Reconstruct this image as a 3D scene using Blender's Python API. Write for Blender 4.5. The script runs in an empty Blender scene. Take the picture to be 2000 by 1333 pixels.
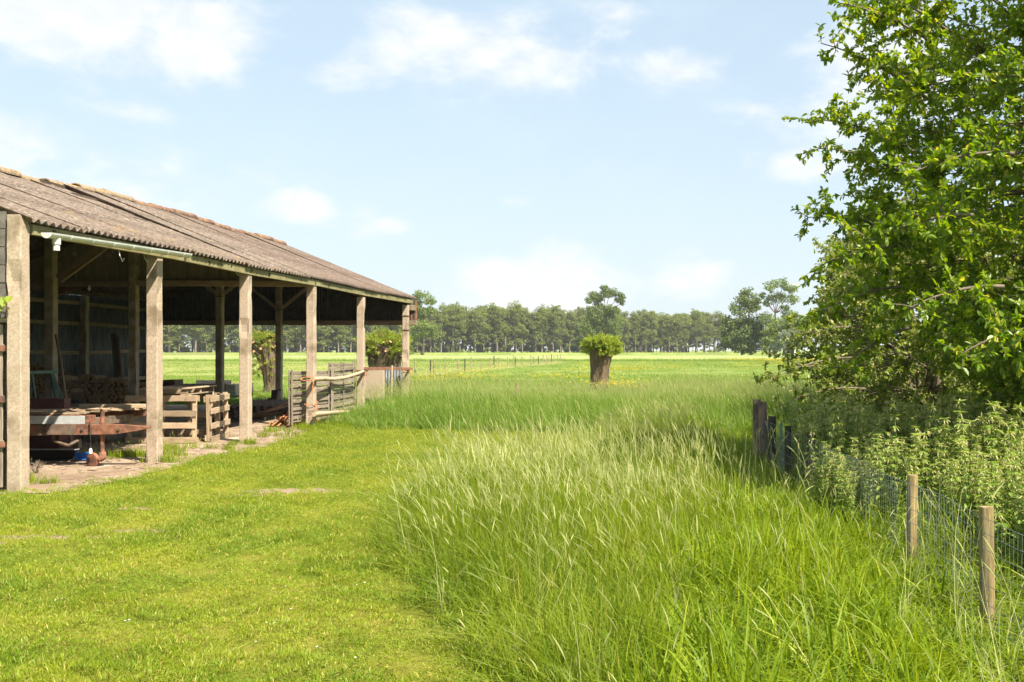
import bpy, math, random
import numpy as np
from mathutils import Vector, Matrix, noise

R = math.radians
S = bpy.context.scene
COL = S.collection
rnd = random.Random(7)
rng = np.random.default_rng(11)

# ------------------------------------------------------------------ camera, sky, sun, exposure
F, VX, HY, H = 2000.0, 1290.0, 684.0, 1.6      # focal length, vanishing column, horizon row (photo pixels), eye height


def G(x, y):
    Y = F * H / (y - HY)
    return ((x - VX) / F * Y, Y)


def P(x, y, Y):
    return Vector(((x - VX) / F * Y, Y, H + (HY - y) / F * Y))


cd = bpy.data.cameras.new('camera')
cam = bpy.data.objects.new('camera', cd)
COL.objects.link(cam)
cam.location = (0, 0, H)
cam.rotation_euler = (R(90), 0, 0)
cd.sensor_width = 36
cd.lens = 36.0
cd.shift_x = -(VX - 1000) / 2000
cd.shift_y = (HY - 666.5) / 2000
cd.clip_start = 0.1
cd.clip_end = 20000
S.camera = cam

SUN = Vector((0.50, -0.45, 0.84)).normalized()
sd = bpy.data.lights.new('sun', 'SUN')
sd.energy = 5.0
sd.angle = R(0.5)
sd.color = (1.0, 0.91, 0.77)
sun = bpy.data.objects.new('sun', sd)
COL.objects.link(sun)
sun.rotation_euler = SUN.to_track_quat('Z', 'Y').to_euler()
sun.location = (30, -30, 60)

S.view_settings.view_transform = 'Standard'
S.view_settings.look = 'None'
S.view_settings.gamma = 1
S.view_settings.use_curve_mapping = False
S.view_settings.exposure = 1.32
S.cycles.max_bounces = 8
S.cycles.diffuse_bounces = 4
S.cycles.glossy_bounces = 2
S.cycles.transmission_bounces = 5
S.cycles.volume_bounces = 0
S.cycles.sample_clamp_indirect = 6
S.cycles.use_denoising = True
S.cycles.caustics_reflective = False
S.cycles.caustics_refractive = False


class NT:
    """Tiny helper for node trees."""

    def __init__(s, tree):
        s.t = tree

    def n(s, kind, **kw):
        nd = s.t.nodes.new(kind)
        for k, v in kw.items():
            setattr(nd, k, v)
        return nd

    def put(s, sock, v):
        if isinstance(v, bpy.types.NodeSocket):
            s.t.links.new(v, sock)
        elif v is not None:
            if hasattr(sock.default_value, '__len__') and hasattr(v, '__len__') and len(sock.default_value) == 4 and len(v) == 3:
                v = (*v, 1)
            sock.default_value = v

    def m(s, op, a, b=None, c=None, clamp=False):
        nd = s.n('ShaderNodeMath', operation=op, use_clamp=clamp)
        s.put(nd.inputs[0], a)
        if b is not None:
            s.put(nd.inputs[1], b)
        if c is not None:
            s.put(nd.inputs[2], c)
        return nd.outputs[0]

    def mix(s, f, a, b, blend='MIX'):
        nd = s.n('ShaderNodeMix', data_type='RGBA', blend_type=blend)
        s.put(nd.inputs[0], f)
        s.put(nd.inputs[6], a)
        s.put(nd.inputs[7], b)
        return nd.outputs[2]

    def step(s, v, lo, hi, a=0.0, b=1.0):
        nd = s.n('ShaderNodeMapRange', interpolation_type='SMOOTHSTEP')
        s.put(nd.inputs[0], v)
        for i, q in enumerate((lo, hi, a, b)):
            nd.inputs[i + 1].default_value = q
        return nd.outputs[0]

    def noise(s, vec, scale, detail=4, rough=0.55, dist=0.0):
        nd = s.n('ShaderNodeTexNoise')
        s.put(nd.inputs['Vector'], vec)
        nd.inputs['Scale'].default_value = scale
        nd.inputs['Detail'].default_value = detail
        nd.inputs['Roughness'].default_value = rough
        nd.inputs['Distortion'].default_value = dist
        return nd.outputs[0]

    def scale(s, vec, sc):
        nd = s.n('ShaderNodeVectorMath', operation='MULTIPLY')
        s.put(nd.inputs[0], vec)
        nd.inputs[1].default_value = sc
        return nd.outputs[0]


# ---- world: Nishita sky with a thin veil and fair-weather clouds
W = bpy.data.worlds.new('World')
S.world = W
W.use_nodes = True
W.node_tree.nodes.clear()
w = NT(W.node_tree)
sky = w.n('ShaderNodeTexSky', sky_type='NISHITA')
sky.sun_disc = False
sky.sun_elevation = math.asin(SUN.z)
sky.sun_rotation = math.atan2(SUN.x, SUN.y)
sky.air_density = 1.0
sky.dust_density = 1.6
sky.ozone_density = 1.0
tc = w.n('ShaderNodeTexCoord').outputs['Generated']
sx = w.n('ShaderNodeSeparateXYZ')
w.put(sx.inputs[0], tc)
az = w.m('ARCTAN2', sx.outputs[0], sx.outputs[1])
el = w.m('ARCSINE', sx.outputs[2])
cx = w.n('ShaderNodeCombineXYZ')
w.put(cx.inputs[0], az)
w.put(cx.inputs[1], w.m('MULTIPLY', el, 1.7))
dirv = cx.outputs[0]
n1 = w.noise(dirv, 7.0, 9, 0.58, 0.35)
n2 = w.noise(dirv, 26.0, 5, 0.6, 0.2)
# clouds: (column, row, half width, half height, weight) seen from where the camera stands
CL = [(120, 0, 560, 200, 1.15), (380, 60, 190, 130, 1.15), (980, 105, 330, 90, .72), (640, 145, 190, 50, .55), (1330, 130, 150, 50, .6),
      (1080, 575, 230, 130, 1.1), (1350, 545, 110, 60, .8), (575, 415, 90, 42, .62), (130, 330, 380, 130, .55),
      (1580, 230, 190, 75, .66), (1560, 325, 170, 60, .66), (760, 440, 90, 35, .42), (1000, 395, 70, 22, .42),
      (830, 45, 160, 40, .4), (1190, 20, 90, 30, .4), (250, 215, 160, 35, .4), (1800, 120, 300, 200, .7)]
best = None
for (px, py, hw, hh, wt) in CL:
    a0 = math.atan2(px - VX, F)
    e0 = math.atan2(HY - py, math.hypot(F, px - VX))
    k = math.cos(a0)
    da = w.m('DIVIDE', w.m('SUBTRACT', az, a0), hw / F * k * k)
    de = w.m('DIVIDE', w.m('SUBTRACT', el, e0), hh / F * k)
    d = w.m('SQRT', w.m('ADD', w.m('MULTIPLY', da, da), w.m('MULTIPLY', de, de)))
    v = w.m('MULTIPLY', w.m('SUBTRACT', 1.0, d), wt)
    v = w.m('MINIMUM', v, wt * 0.75)
    best = v if best is None else w.m('SMOOTH_MAX', best, v, 0.12)
best = w.m('MAXIMUM', best, -0.55)
dens = w.m('ADD', best, w.m('ADD', w.m('MULTIPLY', w.m('SUBTRACT', n1, 0.5), 2.3), w.m('MULTIPLY', w.m('SUBTRACT', n2, 0.5), 0.45)))
cov = w.step(dens, 0.05, 0.75)
veil = w.step(n1, 0.40, 0.75, 0.62, 0.74)
base = w.mix(veil, sky.outputs[0], (4.35, 5.25, 5.85))
hz = w.step(el, 0.0, 0.30, 0.42, 0.0)
base = w.mix(hz, base, (4.7, 5.25, 5.55))
cl = w.mix(w.step(n2, 0.3, 0.75), (5.2, 5.35, 5.45), (6.0, 6.0, 5.95))
cl = w.mix(w.m('MULTIPLY', cov, 0.88), base, cl)
bg = w.n('ShaderNodeBackground')
w.put(bg.inputs[0], cl)
bg.inputs[1].default_value = 0.074
wo = w.n('ShaderNodeOutputWorld')
w.t.links.new(bg.outputs[0], wo.inputs[0])


# ------------------------------------------------------------------ materials
def newmat(name):
    m = bpy.data.materials.new(name)
    m.use_nodes = True
    m.node_tree.nodes.clear()
    t = NT(m.node_tree)
    out = t.n('ShaderNodeOutputMaterial')
    return m, t, out


def solid(name, c1, c2, scale=6, c3=None, s3=2.0, lo3=.55, hi3=.7, rough=.8, bump=.3, bscale=40, stretch=None, space='world', spec=.3, metal=0, detail=6, bdist=.01):
    """Two tones by noise, an optional third one in patches, and fine relief."""
    m, t, out = newmat(name)
    if space == 'world':
        vec = t.n('ShaderNodeNewGeometry').outputs['Position']
    else:
        vec = t.n('ShaderNodeTexCoord').outputs['Object']
        oi = t.n('ShaderNodeObjectInfo')
        ad = t.n('ShaderNodeVectorMath', operation='ADD')
        t.put(ad.inputs[0], vec)
        cb = t.n('ShaderNodeCombineXYZ')
        for i in range(3):
            t.put(cb.inputs[i], t.m('MULTIPLY', oi.outputs['Random'], 37.0 + 11 * i))
        t.put(ad.inputs[1], cb.outputs[0])
        vec = ad.outputs[0]
    raw = vec
    if stretch:
        vec = t.scale(vec, stretch)
    a = t.noise(vec, scale, detail, .62)
    c = t.mix(t.step(a, .32, .68), c1, c2)
    if c3 is not None:
        b = t.noise(raw, s3, 6, .65)
        c = t.mix(t.step(b, lo3, hi3), c, c3)
    if space == 'object':
        oi2 = t.n('ShaderNodeObjectInfo')
        f = t.m('ADD', t.m('MULTIPLY', oi2.outputs['Random'], .5), .72)
        hv = t.n('ShaderNodeHueSaturation')
        t.put(hv.inputs['Value'], f)
        t.put(hv.inputs['Color'], c)
        c = hv.outputs[0]
    p = t.n('ShaderNodeBsdfPrincipled')
    t.put(p.inputs['Base Color'], c)
    p.inputs['Roughness'].default_value = rough
    p.inputs['Specular IOR Level'].default_value = spec
    p.inputs['Metallic'].default_value = metal
    if bump:
        bn = t.n('ShaderNodeBump')
        bn.inputs['Strength'].default_value = bump
        bn.inputs['Distance'].default_value = bdist
        t.put(bn.inputs['Height'], t.noise(vec, bscale, 5, .65))
        t.put(p.inputs['Normal'], bn.outputs[0])
    t.t.links.new(p.outputs[0], out.inputs[0])
    return m


def leafy(name, c1, c2, c3=None, trans=.4, rough=.45, wscale=.6, spec=.35, tcol=None, wamt=.5):
    """Thin green things: tint per blade or leaf, drift over the ground, light shining through."""
    m, t, out = newmat(name)
    at = t.n('ShaderNodeAttribute', attribute_name='tint').outputs['Fac']
    pos = t.n('ShaderNodeNewGeometry').outputs['Position']
    nz = t.noise(pos, wscale, 4, .6)
    oi = t.n('ShaderNodeObjectInfo').outputs['Random']
    f = t.m('ADD', t.m('MULTIPLY', at, 1 - wamt), t.m('ADD', t.m('MULTIPLY', t.step(nz, .3, .7), wamt * .8), t.m('MULTIPLY', oi, wamt * .2)), clamp=True)
    c = t.mix(f, c1, c2)
    if c3 is not None:
        c = t.mix(t.step(at, .86, .93), c, c3)
    p = t.n('ShaderNodeBsdfPrincipled')
    t.put(p.inputs['Base Color'], c)
    p.inputs['Roughness'].default_value = rough
    p.inputs['Specular IOR Level'].default_value = spec
    tr = t.n('ShaderNodeBsdfTranslucent')
    hv = t.n('ShaderNodeHueSaturation')
    hv.inputs['Hue'].default_value = .487
    hv.inputs['Saturation'].default_value = 1.1
    hv.inputs['Value'].default_value = 1.6
    t.put(hv.inputs['Color'], c)
    t.put(tr.inputs['Color'], hv.outputs[0])
    mx = t.n('ShaderNodeMixShader')
    mx.inputs[0].default_value = trans
    t.t.links.new(p.outputs[0], mx.inputs[1])
    t.t.links.new(tr.outputs[0], mx.inputs[2])
    t.t.links.new(mx.outputs[0], out.inputs[0])
    return m


M = {}
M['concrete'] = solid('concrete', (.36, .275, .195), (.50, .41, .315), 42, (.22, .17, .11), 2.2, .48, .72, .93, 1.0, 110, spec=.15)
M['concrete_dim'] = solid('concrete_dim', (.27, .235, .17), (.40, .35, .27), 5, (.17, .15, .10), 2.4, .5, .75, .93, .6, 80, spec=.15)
M['block'] = solid('block', (.10, .09, .078), (.18, .16, .14), 9, (.27, .23, .18), 3, .6, .75, .95, .8, 80)
M['timber_old'] = solid('timber_old', (.20, .15, .10), (.34, .27, .19), 3, rough=.9, bump=.6, bscale=9, stretch=(1.2, 16, 16), space='object', spec=.15)
M['timber_grey'] = solid('timber_grey', (.16, .13, .10), (.33, .275, .215), 3, rough=.9, bump=.6, bscale=9, stretch=(1.2, 18, 18), space='object', spec=.15)
M['timber_dark'] = solid('timber_dark', (.055, .04, .03), (.12, .09, .065), 3, rough=.9, bump=.5, bscale=9, stretch=(1.2, 16, 16), space='object', spec=.15)
M['timber_pale'] = solid('timber_pale', (.29, .21, .135), (.45, .345, .235), 3, (.22, .175, .125), 5, .58, .7, .88, .5, 9, stretch=(1.2, 16, 16), space='object', spec=.15)
M['fascia'] = solid('fascia', (.185, .165, .08), (.27, .24, .125), 4, (.12, .10, .05), 3.5, .55, .7, .9, .4, 30, spec=.15)
M['rust'] = solid('rust', (.16, .07, .042), (.29, .14, .085), 14, (.08, .05, .04), 5, .5, .68, .85, .7, 60, spec=.25)
M['rust_dark'] = solid('rust_dark', (.10, .075, .055), (.20, .14, .10), 9, (.26, .10, .05), 4, .55, .7, .85, .6, 60)
M['maroon'] = solid('maroon', (.13, .05, .04), (.17, .07, .055), 6, rough=.7, bump=.2)
M['roof_grey'] = solid('roof_grey', (.108, .084, .066), (.24, .19, .152), 22, (0.351, 0.320, 0.281), 9, .56, .70, .95, 1.0, 70, spec=.1, bdist=.015)
M['roof_brown'] = solid('roof_brown', (0.098, 0.073, 0.058), (0.211, 0.160, 0.129), 22, (0.328, 0.289, 0.250), 10, .58, .72, .95, 1.0, 70, spec=.1, bdist=.015)
M['roof_lichen'] = solid('roof_lichen', (.108, .084, .066), (.24, .19, .152), 22, (0.328, 0.218, 0.062), 6, .57, .68, .95, 1.0, 70, spec=.1, bdist=.015)
M['ridge_lichen'] = solid('ridge_lichen', (.18, .13, .085), (.34, .27, .20), 14, (.40, .25, .075), 12, .50, .64, .95, 1.0, 60, spec=.1, bdist=.015)
M['ridge_brown'] = solid('ridge_brown', (.13, .075, .05), (.26, .17, .12), 10, (.42, .22, .05), 4.2, .58, .68, .95, 1.0, 60, spec=.1, bdist=.015)
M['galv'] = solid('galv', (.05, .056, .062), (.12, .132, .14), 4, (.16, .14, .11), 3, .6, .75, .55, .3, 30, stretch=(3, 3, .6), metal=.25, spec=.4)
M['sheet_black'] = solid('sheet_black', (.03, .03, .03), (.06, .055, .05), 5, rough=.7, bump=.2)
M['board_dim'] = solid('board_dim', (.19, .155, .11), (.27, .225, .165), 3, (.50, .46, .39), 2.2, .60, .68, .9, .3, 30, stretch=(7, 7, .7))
M['pvc'] = solid('pvc', (.44, .46, .43), (.54, .55, .52), 5, rough=.4, bump=.05, spec=.5)
M['black_plastic'] = solid('black_plastic', (.012, .012, .013), (.022, .022, .022), 5, rough=.45, bump=.1, spec=.5)
M['blue'] = solid('blue', (.03, .13, .42), (.04, .17, .50), 5, rough=.45, bump=.1, spec=.5)
M['green_paint'] = solid('green_paint', (.10, .19, .16), (.16, .26, .22), 9, rough=.7, bump=.2)
M['grey_paint'] = solid('grey_paint', (.33, .36, .36), (.45, .47, .46), 7, (.30, .15, .08), 6, .58, .7, .7, .4, 40)
M['tarp'] = solid('tarp', (.32, .29, .255), (.44, .41, .37), 5, (.22, .2, .18), 4, .55, .7, .55, .5, 12, spec=.4)
M['twine'] = solid('twine', (.52, .17, .06), (.62, .24, .10), 20, rough=.8)
M['wire'] = solid('wire', (.16, .20, .18), (.24, .27, .25), 20, rough=.5, bump=0, metal=.5)
M['white_thing'] = solid('white_thing', (.70, .70, .68), (.78, .78, .76), 20, rough=.6, bump=0)
M['log_bark'] = solid('log_bark', (.10, .065, .04), (.20, .14, .09), 18, rough=.95, bump=1, bscale=40)
M['log_cut'] = solid('log_cut', (.42, .28, .15), (.58, .42, .25), 22, (.25, .16, .09), 9, .56, .7, .9, .4, 60)
M['cut_orange'] = solid('cut_orange', (.40, .20, .10), (.52, .30, .18), 22, rough=.9, bump=.4)
M['brick'] = solid('brick', (.40, .15, .07), (.52, .25, .12), 20, rough=.9, bump=.6)
M['rubble'] = solid('rubble', (.28, .22, .165), (.42, .35, .28), 15, rough=.95, bump=.6)
M['bark'] = solid('bark', (.065, .045, .03), (.16, .115, .075), 7, (.10, .10, .05), 3, .58, .7, .95, 1.0, 11, stretch=(1, 1, .22), bdist=.06)
M['bark_far'] = solid('bark_far', (.13, .11, .085), (.24, .205, .165), 1.5, rough=.95, bump=0)
M['twig'] = solid('twig', (.09, .07, .05), (.18, .145, .105), 8, rough=.9, bump=.3, bscale=60)
M['fence_new'] = solid('fence_new', (.16, .115, .05), (.37, .28, .13), 2.2, (.15, .115, .055), 3, .57, .68, .85, .5, 8, stretch=(18, 18, 1.3), spec=.2)
M['fence_old'] = solid('fence_old', (.22, .15, .105), (.40, .30, .22), 2.2, (.14, .10, .075), 3, .5, .65, .95, 1.0, 8, stretch=(26, 26, 1.2), bdist=.02)
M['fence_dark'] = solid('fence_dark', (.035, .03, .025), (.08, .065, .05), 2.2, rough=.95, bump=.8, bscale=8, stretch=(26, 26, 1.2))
M['dirt'] = solid('dirt', (.27, .19, .125), (.42, .32, .23), 1.6, (.56, .47, .37), 2.3, .55, .68, .97, 1.0, 26, spec=.1, bdist=.05, detail=10)
M['dirt_dark'] = solid('dirt_dark', (.10, .072, .05), (.19, .14, .10), 2.5, (.24, .19, .14), 4, .58, .7, .97, 1.0, 22, spec=.1, bdist=.06, detail=10)
BARE = [(-4.1, 11.6, .62, .24), (-4.5, 11.25, .4, .14), (-5.2, 8.75, .7, .10), (-5.9, 8.45, .55, .11), (-4.5, 9.05, .45, .09), (-5.3, 10.3, .3, .10)]


def lawn_soil():
    m, t, out = newmat('lawn_soil')
    pos = t.n('ShaderNodeNewGeometry').outputs['Position']
    sp = t.n('ShaderNodeSeparateXYZ')
    t.put(sp.inputs[0], pos)
    a = t.noise(pos, 1.1, 8, .65)
    b = t.noise(pos, 5.0, 8, .7)
    c = t.mix(t.step(a, .35, .65), (.135, .18, .016), (.28, .265, .045))
    worn = None
    for (x, y, u, v) in BARE:
        dx = t.m('DIVIDE', t.m('SUBTRACT', sp.outputs[0], x), u)
        dy = t.m('DIVIDE', t.m('SUBTRACT', sp.outputs[1], y), v)
        d = t.m('ADD', t.m('MULTIPLY', dx, dx), t.m('MULTIPLY', dy, dy))
        d = t.m('SUBTRACT', 1.15, d)
        worn = d if worn is None else t.m('MAXIMUM', worn, d)
    worn = t.m('ADD', t.m('MAXIMUM', worn, -1.6), t.m('MULTIPLY', t.m('SUBTRACT', b, .5), 3.4))
    c = t.mix(t.step(worn, .1, .7), c, t.mix(b, (.26, .18, .11), (.44, .34, .24)))
    p = t.n('ShaderNodeBsdfPrincipled')
    t.put(p.inputs['Base Color'], c)
    p.inputs['Roughness'].default_value = 1
    p.inputs['Specular IOR Level'].default_value = .05
    bn = t.n('ShaderNodeBump')
    bn.inputs['Distance'].default_value = .03
    t.put(bn.inputs['Height'], t.noise(pos, 60, 6, .7))
    t.put(p.inputs['Normal'], bn.outputs[0])
    t.t.links.new(p.outputs[0], out.inputs[0])
    return m


M['lawn_soil'] = lawn_soil()
M['under_grass'] = solid('under_grass', (.05, .08, .012), (.09, .12, .022), 2, rough=1, bump=1, bscale=40, spec=.05)
M['pasture'] = solid('pasture', (.125, .185, .036), (.205, .255, .065), .22, (.26, .28, .09), .09, .5, .7, .97, 1.0, 9, spec=.05, detail=10, bdist=.08)
M['hay'] = solid('hay', (.22, .245, .075), (.33, .32, .12), .12, (.16, .22, .045), .05, .48, .66, .97, 1.0, 7, stretch=(.35, 1.6, 1), spec=.05, detail=10, bdist=.08)
M['crop'] = solid('crop', (.205, .25, .085), (.28, .31, .12), .06, (.19, .24, .075), .03, .55, .7, .97, .8, 5, spec=.05, detail=8)
M['dyke'] = solid('dyke', (.12, .17, .035), (.22, .26, .07), .12, (.15, .17, .05), .05, .5, .66, .97, .8, 3, spec=.05)
M['seed_head'] = leafy('seed_head', (.34, .38, .13), (.52, .52, .24), trans=.35, rough=.7, wamt=.3)
M['grass_tall'] = leafy('grass_tall', (.078, .148, .009), (.235, .288, .016), (.32, .32, .06), trans=.33, rough=.5, spec=.22, wscale=.7, wamt=.45)
M['grass_lush'] = leafy('grass_lush', (.070, .145, .007), (.268, .335, .014), (.33, .37, .04), trans=.36, rough=.5, spec=.22, wscale=.9, wamt=.4)
M['grass_far'] = leafy('grass_far', (.080, .170, .016), (.200, .290, .040), (.36, .36, .13), trans=.34, rough=.55, spec=.2, wscale=.5, wamt=.5)
M['grass_lawn'] = leafy('grass_lawn', (.100, .190, .008), (.295, .335, .024), (.46, .40, .10), trans=.35, rough=.5, wscale=1.1, wamt=.68)
M['yellow'] = solid('yellow', (.72, .52, .02), (.80, .62, .04), 9, rough=.6, bump=0)
M['white_petal'] = solid('white_petal', (.75, .75, .72), (.8, .8, .78), 9, rough=.6, bump=0)
M['nettle'] = leafy('nettle', (.12, .21, .025), (.27, .345, .07), (.50, .50, .22), trans=.38, rough=.6, wscale=1.5, wamt=.3)
M['leaf_tree'] = leafy('leaf_tree', (.085, .170, .008), (.245, .345, .020), (.40, .40, .05), trans=.5, rough=.42, wscale=.7, spec=.5, wamt=.35)
M['leaf_haw'] = leafy('leaf_haw', (.115, .18, .022), (.28, .33, .065), (.46, .40, .20), trans=.4, rough=.5, wscale=1.0, wamt=.35)
M['leaf_willow'] = leafy('leaf_willow', (.17, .25, .022), (.34, .40, .055), (.44, .42, .14), trans=.45, rough=.45, wscale=2, wamt=.25)
M['leaf_willow_red'] = leafy('leaf_willow_red', (.15, .24, .022), (.30, .37, .05), (.54, .33, .18), trans=.4, rough=.45, wscale=2, wamt=.2)
M['leaf_poplar'] = leafy('leaf_poplar', (.105, .14, .024), (.215, .245, .056), trans=.35, rough=.55, wscale=.12, wamt=.45)
M['leaf_far_dark'] = leafy('leaf_far_dark', (.07, .11, .018), (.155, .205, .042), trans=.32, rough=.55, wscale=.12, wamt=.4)
M['leaf_far_green'] = leafy('leaf_far_green', (.095, .15, .022), (.21, .26, .05), trans=.35, rough=.55, wscale=.12, wamt=.4)
M['leaf_far_grey'] = leafy('leaf_far_grey', (.115, .15, .085), (.22, .26, .16), trans=.3, rough=.55, wscale=.2, wamt=.3)
M['house_red'] = solid('house_red', (.42, .14, .07), (.5, .18, .09), 2, rough=.9, bump=0)
M['house_wall'] = solid('house_wall', (.5, .42, .34), (.55, .46, .38), 2, rough=.9, bump=0)


# ------------------------------------------------------------------ mesh helpers
def tag(o, label=None, cat=None, group=None, kind=None):
    for k, v in (('label', label), ('category', cat), ('group', group), ('kind', kind)):
        if v:
            o[k] = v
    return o


def thing(name, loc, label, cat, group=None):
    o = bpy.data.objects.new(name, None)
    o.empty_display_size = .2
    COL.objects.link(o)
    o.location = loc
    return tag(o, label, cat, group)


def world(o):
    """World matrix from the parent chain, without waiting for an update."""
    if o is None:
        return Matrix()
    return world(o.parent) @ o.matrix_parent_inverse @ o.matrix_basis if o.parent else o.matrix_basis.copy()


def adopt(o, parent):
    if parent is not None:
        o.parent = parent
        o.matrix_parent_inverse = world(parent).inverted()
    return o


def sub(name, parent):
    """An Empty part that holds sub-parts."""
    o = bpy.data.objects.new(name, None)
    o.empty_display_size = .1
    COL.objects.link(o)
    return adopt(o, parent)


def link(name, me, mat=None, parent=None, mtx=None, hidden=False):
    o = bpy.data.objects.new(name, me)
    if mat is not None and not me.materials:
        for q in (mat if isinstance(mat, (list, tuple)) else [mat]):
            me.materials.append(M[q] if isinstance(q, str) else q)
    if not hidden:
        COL.objects.link(o)
    if mtx is not None:
        o.matrix_basis = mtx
    return adopt(o, parent)


def mesh_np(name, V, Fc, tint=None, smooth=False, midx=None):
    V = np.asarray(V, np.float32).reshape(-1, 3)
    Fc = np.asarray(Fc, np.int32)
    k = Fc.shape[1]
    me = bpy.data.meshes.new(name)
    me.vertices.add(len(V))
    me.vertices.foreach_set('co', V.ravel())
    me.loops.add(Fc.size)
    me.loops.foreach_set('vertex_index', Fc.ravel())
    me.polygons.add(len(Fc))
    me.polygons.foreach_set('loop_start', np.arange(0, Fc.size, k, dtype=np.int32))
    if midx is not None:
        me.polygons.foreach_set('material_index', np.asarray(midx, np.int32))
    me.polygons.foreach_set('use_smooth', np.full(len(Fc), smooth, bool))
    me.update(calc_edges=True)
    if tint is not None:
        a = me.attributes.new('tint', 'FLOAT', 'POINT')
        a.data.foreach_set('value', np.asarray(tint, np.float32).ravel())
    return me


class MB:
    def __init__(s):
        s.v, s.f, s.sm, s.mi = [], [], [], []
        s.cur = 0

    def add(s, vs, fs, smooth=False):
        b = len(s.v)
        s.v += [tuple(v) for v in vs]
        for f in fs:
            s.f.append(tuple(b + i for i in f))
            s.sm.append(smooth)
            s.mi.append(s.cur)
        return s

    def box(s, lo, hi):
        x0, y0, z0 = lo
        x1, y1, z1 = hi
        return s.add([(x0, y0, z0), (x1, y0, z0), (x1, y1, z0), (x0, y1, z0), (x0, y0, z1), (x1, y0, z1), (x1, y1, z1), (x0, y1, z1)],
                     [(0, 3, 2, 1), (4, 5, 6, 7), (0, 1, 5, 4), (1, 2, 6, 5), (2, 3, 7, 6), (3, 0, 4, 7)])

    def bar(s, p0, p1, wd, ht, up=(0, 0, 1)):
        p0, p1 = Vector(p0), Vector(p1)
        d = (p1 - p0).normalized()
        u = Vector(up)
        a = d.cross(u)
        if a.length < 1e-4:
            a = d.cross(Vector((1, 0, 0)))
        a.normalize()
        b = a.cross(d)
        vs = [p + a * sa * wd / 2 + b * sb * ht / 2 for p in (p0, p1) for sa, sb in ((-1, -1), (1, -1), (1, 1), (-1, 1))]
        return s.add(vs, [(0, 1, 2, 3), (7, 6, 5, 4), (0, 4, 5, 1), (1, 5, 6, 2), (2, 6, 7, 3), (3, 7, 4, 0)])

    def tube(s, pts, rad, n=8, cap=True, smooth=True, jit=0.0):
        pts = [Vector(p) for p in pts]
        if not hasattr(rad, '__len__'):
            rad = [rad] * len(pts)
        vs, fs = [], []
        ref = Vector((0.3, 0.2, 1)) if abs((pts[-1] - pts[0]).normalized().z) < .9 else Vector((1, 0.2, 0))
        for i, p in enumerate(pts):
            d = (pts[min(i + 1, len(pts) - 1)] - pts[max(i - 1, 0)]).normalized()
            a = d.cross(ref).normalized()
            b = d.cross(a)
            for k in range(n):
                q = 2 * math.pi * k / n
                r_ = rad[i] * (1 + (rnd.uniform(-jit, jit) if jit else 0))
                vs.append(p + (a * math.cos(q) + b * math.sin(q)) * r_)
        for i in range(len(pts) - 1):
            for k in range(n):
                k2 = (k + 1) % n
                fs.append((i * n + k, (i + 1) * n + k, (i + 1) * n + k2, i * n + k2))
        s.add(vs, fs, smooth)
        if cap:
            m_ = len(pts) - 1
            s.add(vs[:n], [tuple(range(n))])
            s.add(vs[m_ * n:], [tuple(reversed(range(n)))])
        return s

    def build(s, name, mat, parent=None, mtx=None, hidden=False):
        me = bpy.data.meshes.new(name)
        me.from_pydata(s.v, [], s.f)
        me.polygons.foreach_set('use_smooth', s.sm)
        me.polygons.foreach_set('material_index', s.mi)
        me.update()
        return link(name, me, mat, parent, mtx, hidden)


def frame(p, x, z):
    """Matrix with its origin at p, local X along x, local Z near z."""
    x = Vector(x).normalized()
    y = Vector(z).cross(x).normalized()
    z = x.cross(y)
    return Matrix(((x.x, y.x, z.x, p[0]), (x.y, y.y, z.y, p[1]), (x.z, y.z, z.z, p[2]), (0, 0, 0, 1)))


def plank_mesh(name, L, wd, ht, bow=0.0, rough=.0, ch=.004):
    """A board along X with worn edges, a slight bow and uneven ends."""
    n = 4
    mb = MB()
    prof = [(-wd / 2 + ch, -ht / 2), (wd / 2 - ch, -ht / 2), (wd / 2, -ht / 2 + ch), (wd / 2, ht / 2 - ch), (wd / 2 - ch, ht / 2), (-wd / 2 + ch, ht / 2), (-wd / 2, ht / 2 - ch), (-wd / 2, -ht / 2 + ch)]
    vs = []
    for i in range(n + 1):
        t = i / n
        b = bow * 4 * t * (1 - t)
        e = rnd.uniform(-rough, rough) if i in (0, n) else 0
        for (a, c) in prof:
            vs.append((L * (t - .5) + e + rnd.uniform(-rough, rough) * .3, a + rnd.uniform(-rough, rough) * .3, c + b + rnd.uniform(-rough, rough) * .15))
    fs = []
    for i in range(n):
        for k in range(8):
            fs.append((i * 8 + k, i * 8 + (k + 1) % 8, (i + 1) * 8 + (k + 1) % 8, (i + 1) * 8 + k))
    fs.append(tuple(reversed(range(8))))
    fs.append(tuple(n * 8 + k for k in range(8)))
    mb.add(vs, fs)
    me = bpy.data.meshes.new(name)
    me.from_pydata(mb.v, [], mb.f)
    me.update()
    return me


def plank(name, p0, p1, wd, ht, mat, parent=None, up=(0, 0, 1), bow=0.0, rough=.004):
    p0, p1 = Vector(p0), Vector(p1)
    me = plank_mesh(name, (p1 - p0).length, wd, ht, bow, rough)
    return link(name, me, mat, parent, frame((p0 + p1) / 2, p1 - p0, up))


def copy_tree(o, parent=None):
    c = o.copy()
    COL.objects.link(c)
    if parent is not None:
        c.parent = parent
        c.matrix_parent_inverse = o.matrix_parent_inverse.copy()
    for ch in o.children:
        copy_tree(ch, c)
    return c
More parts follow.
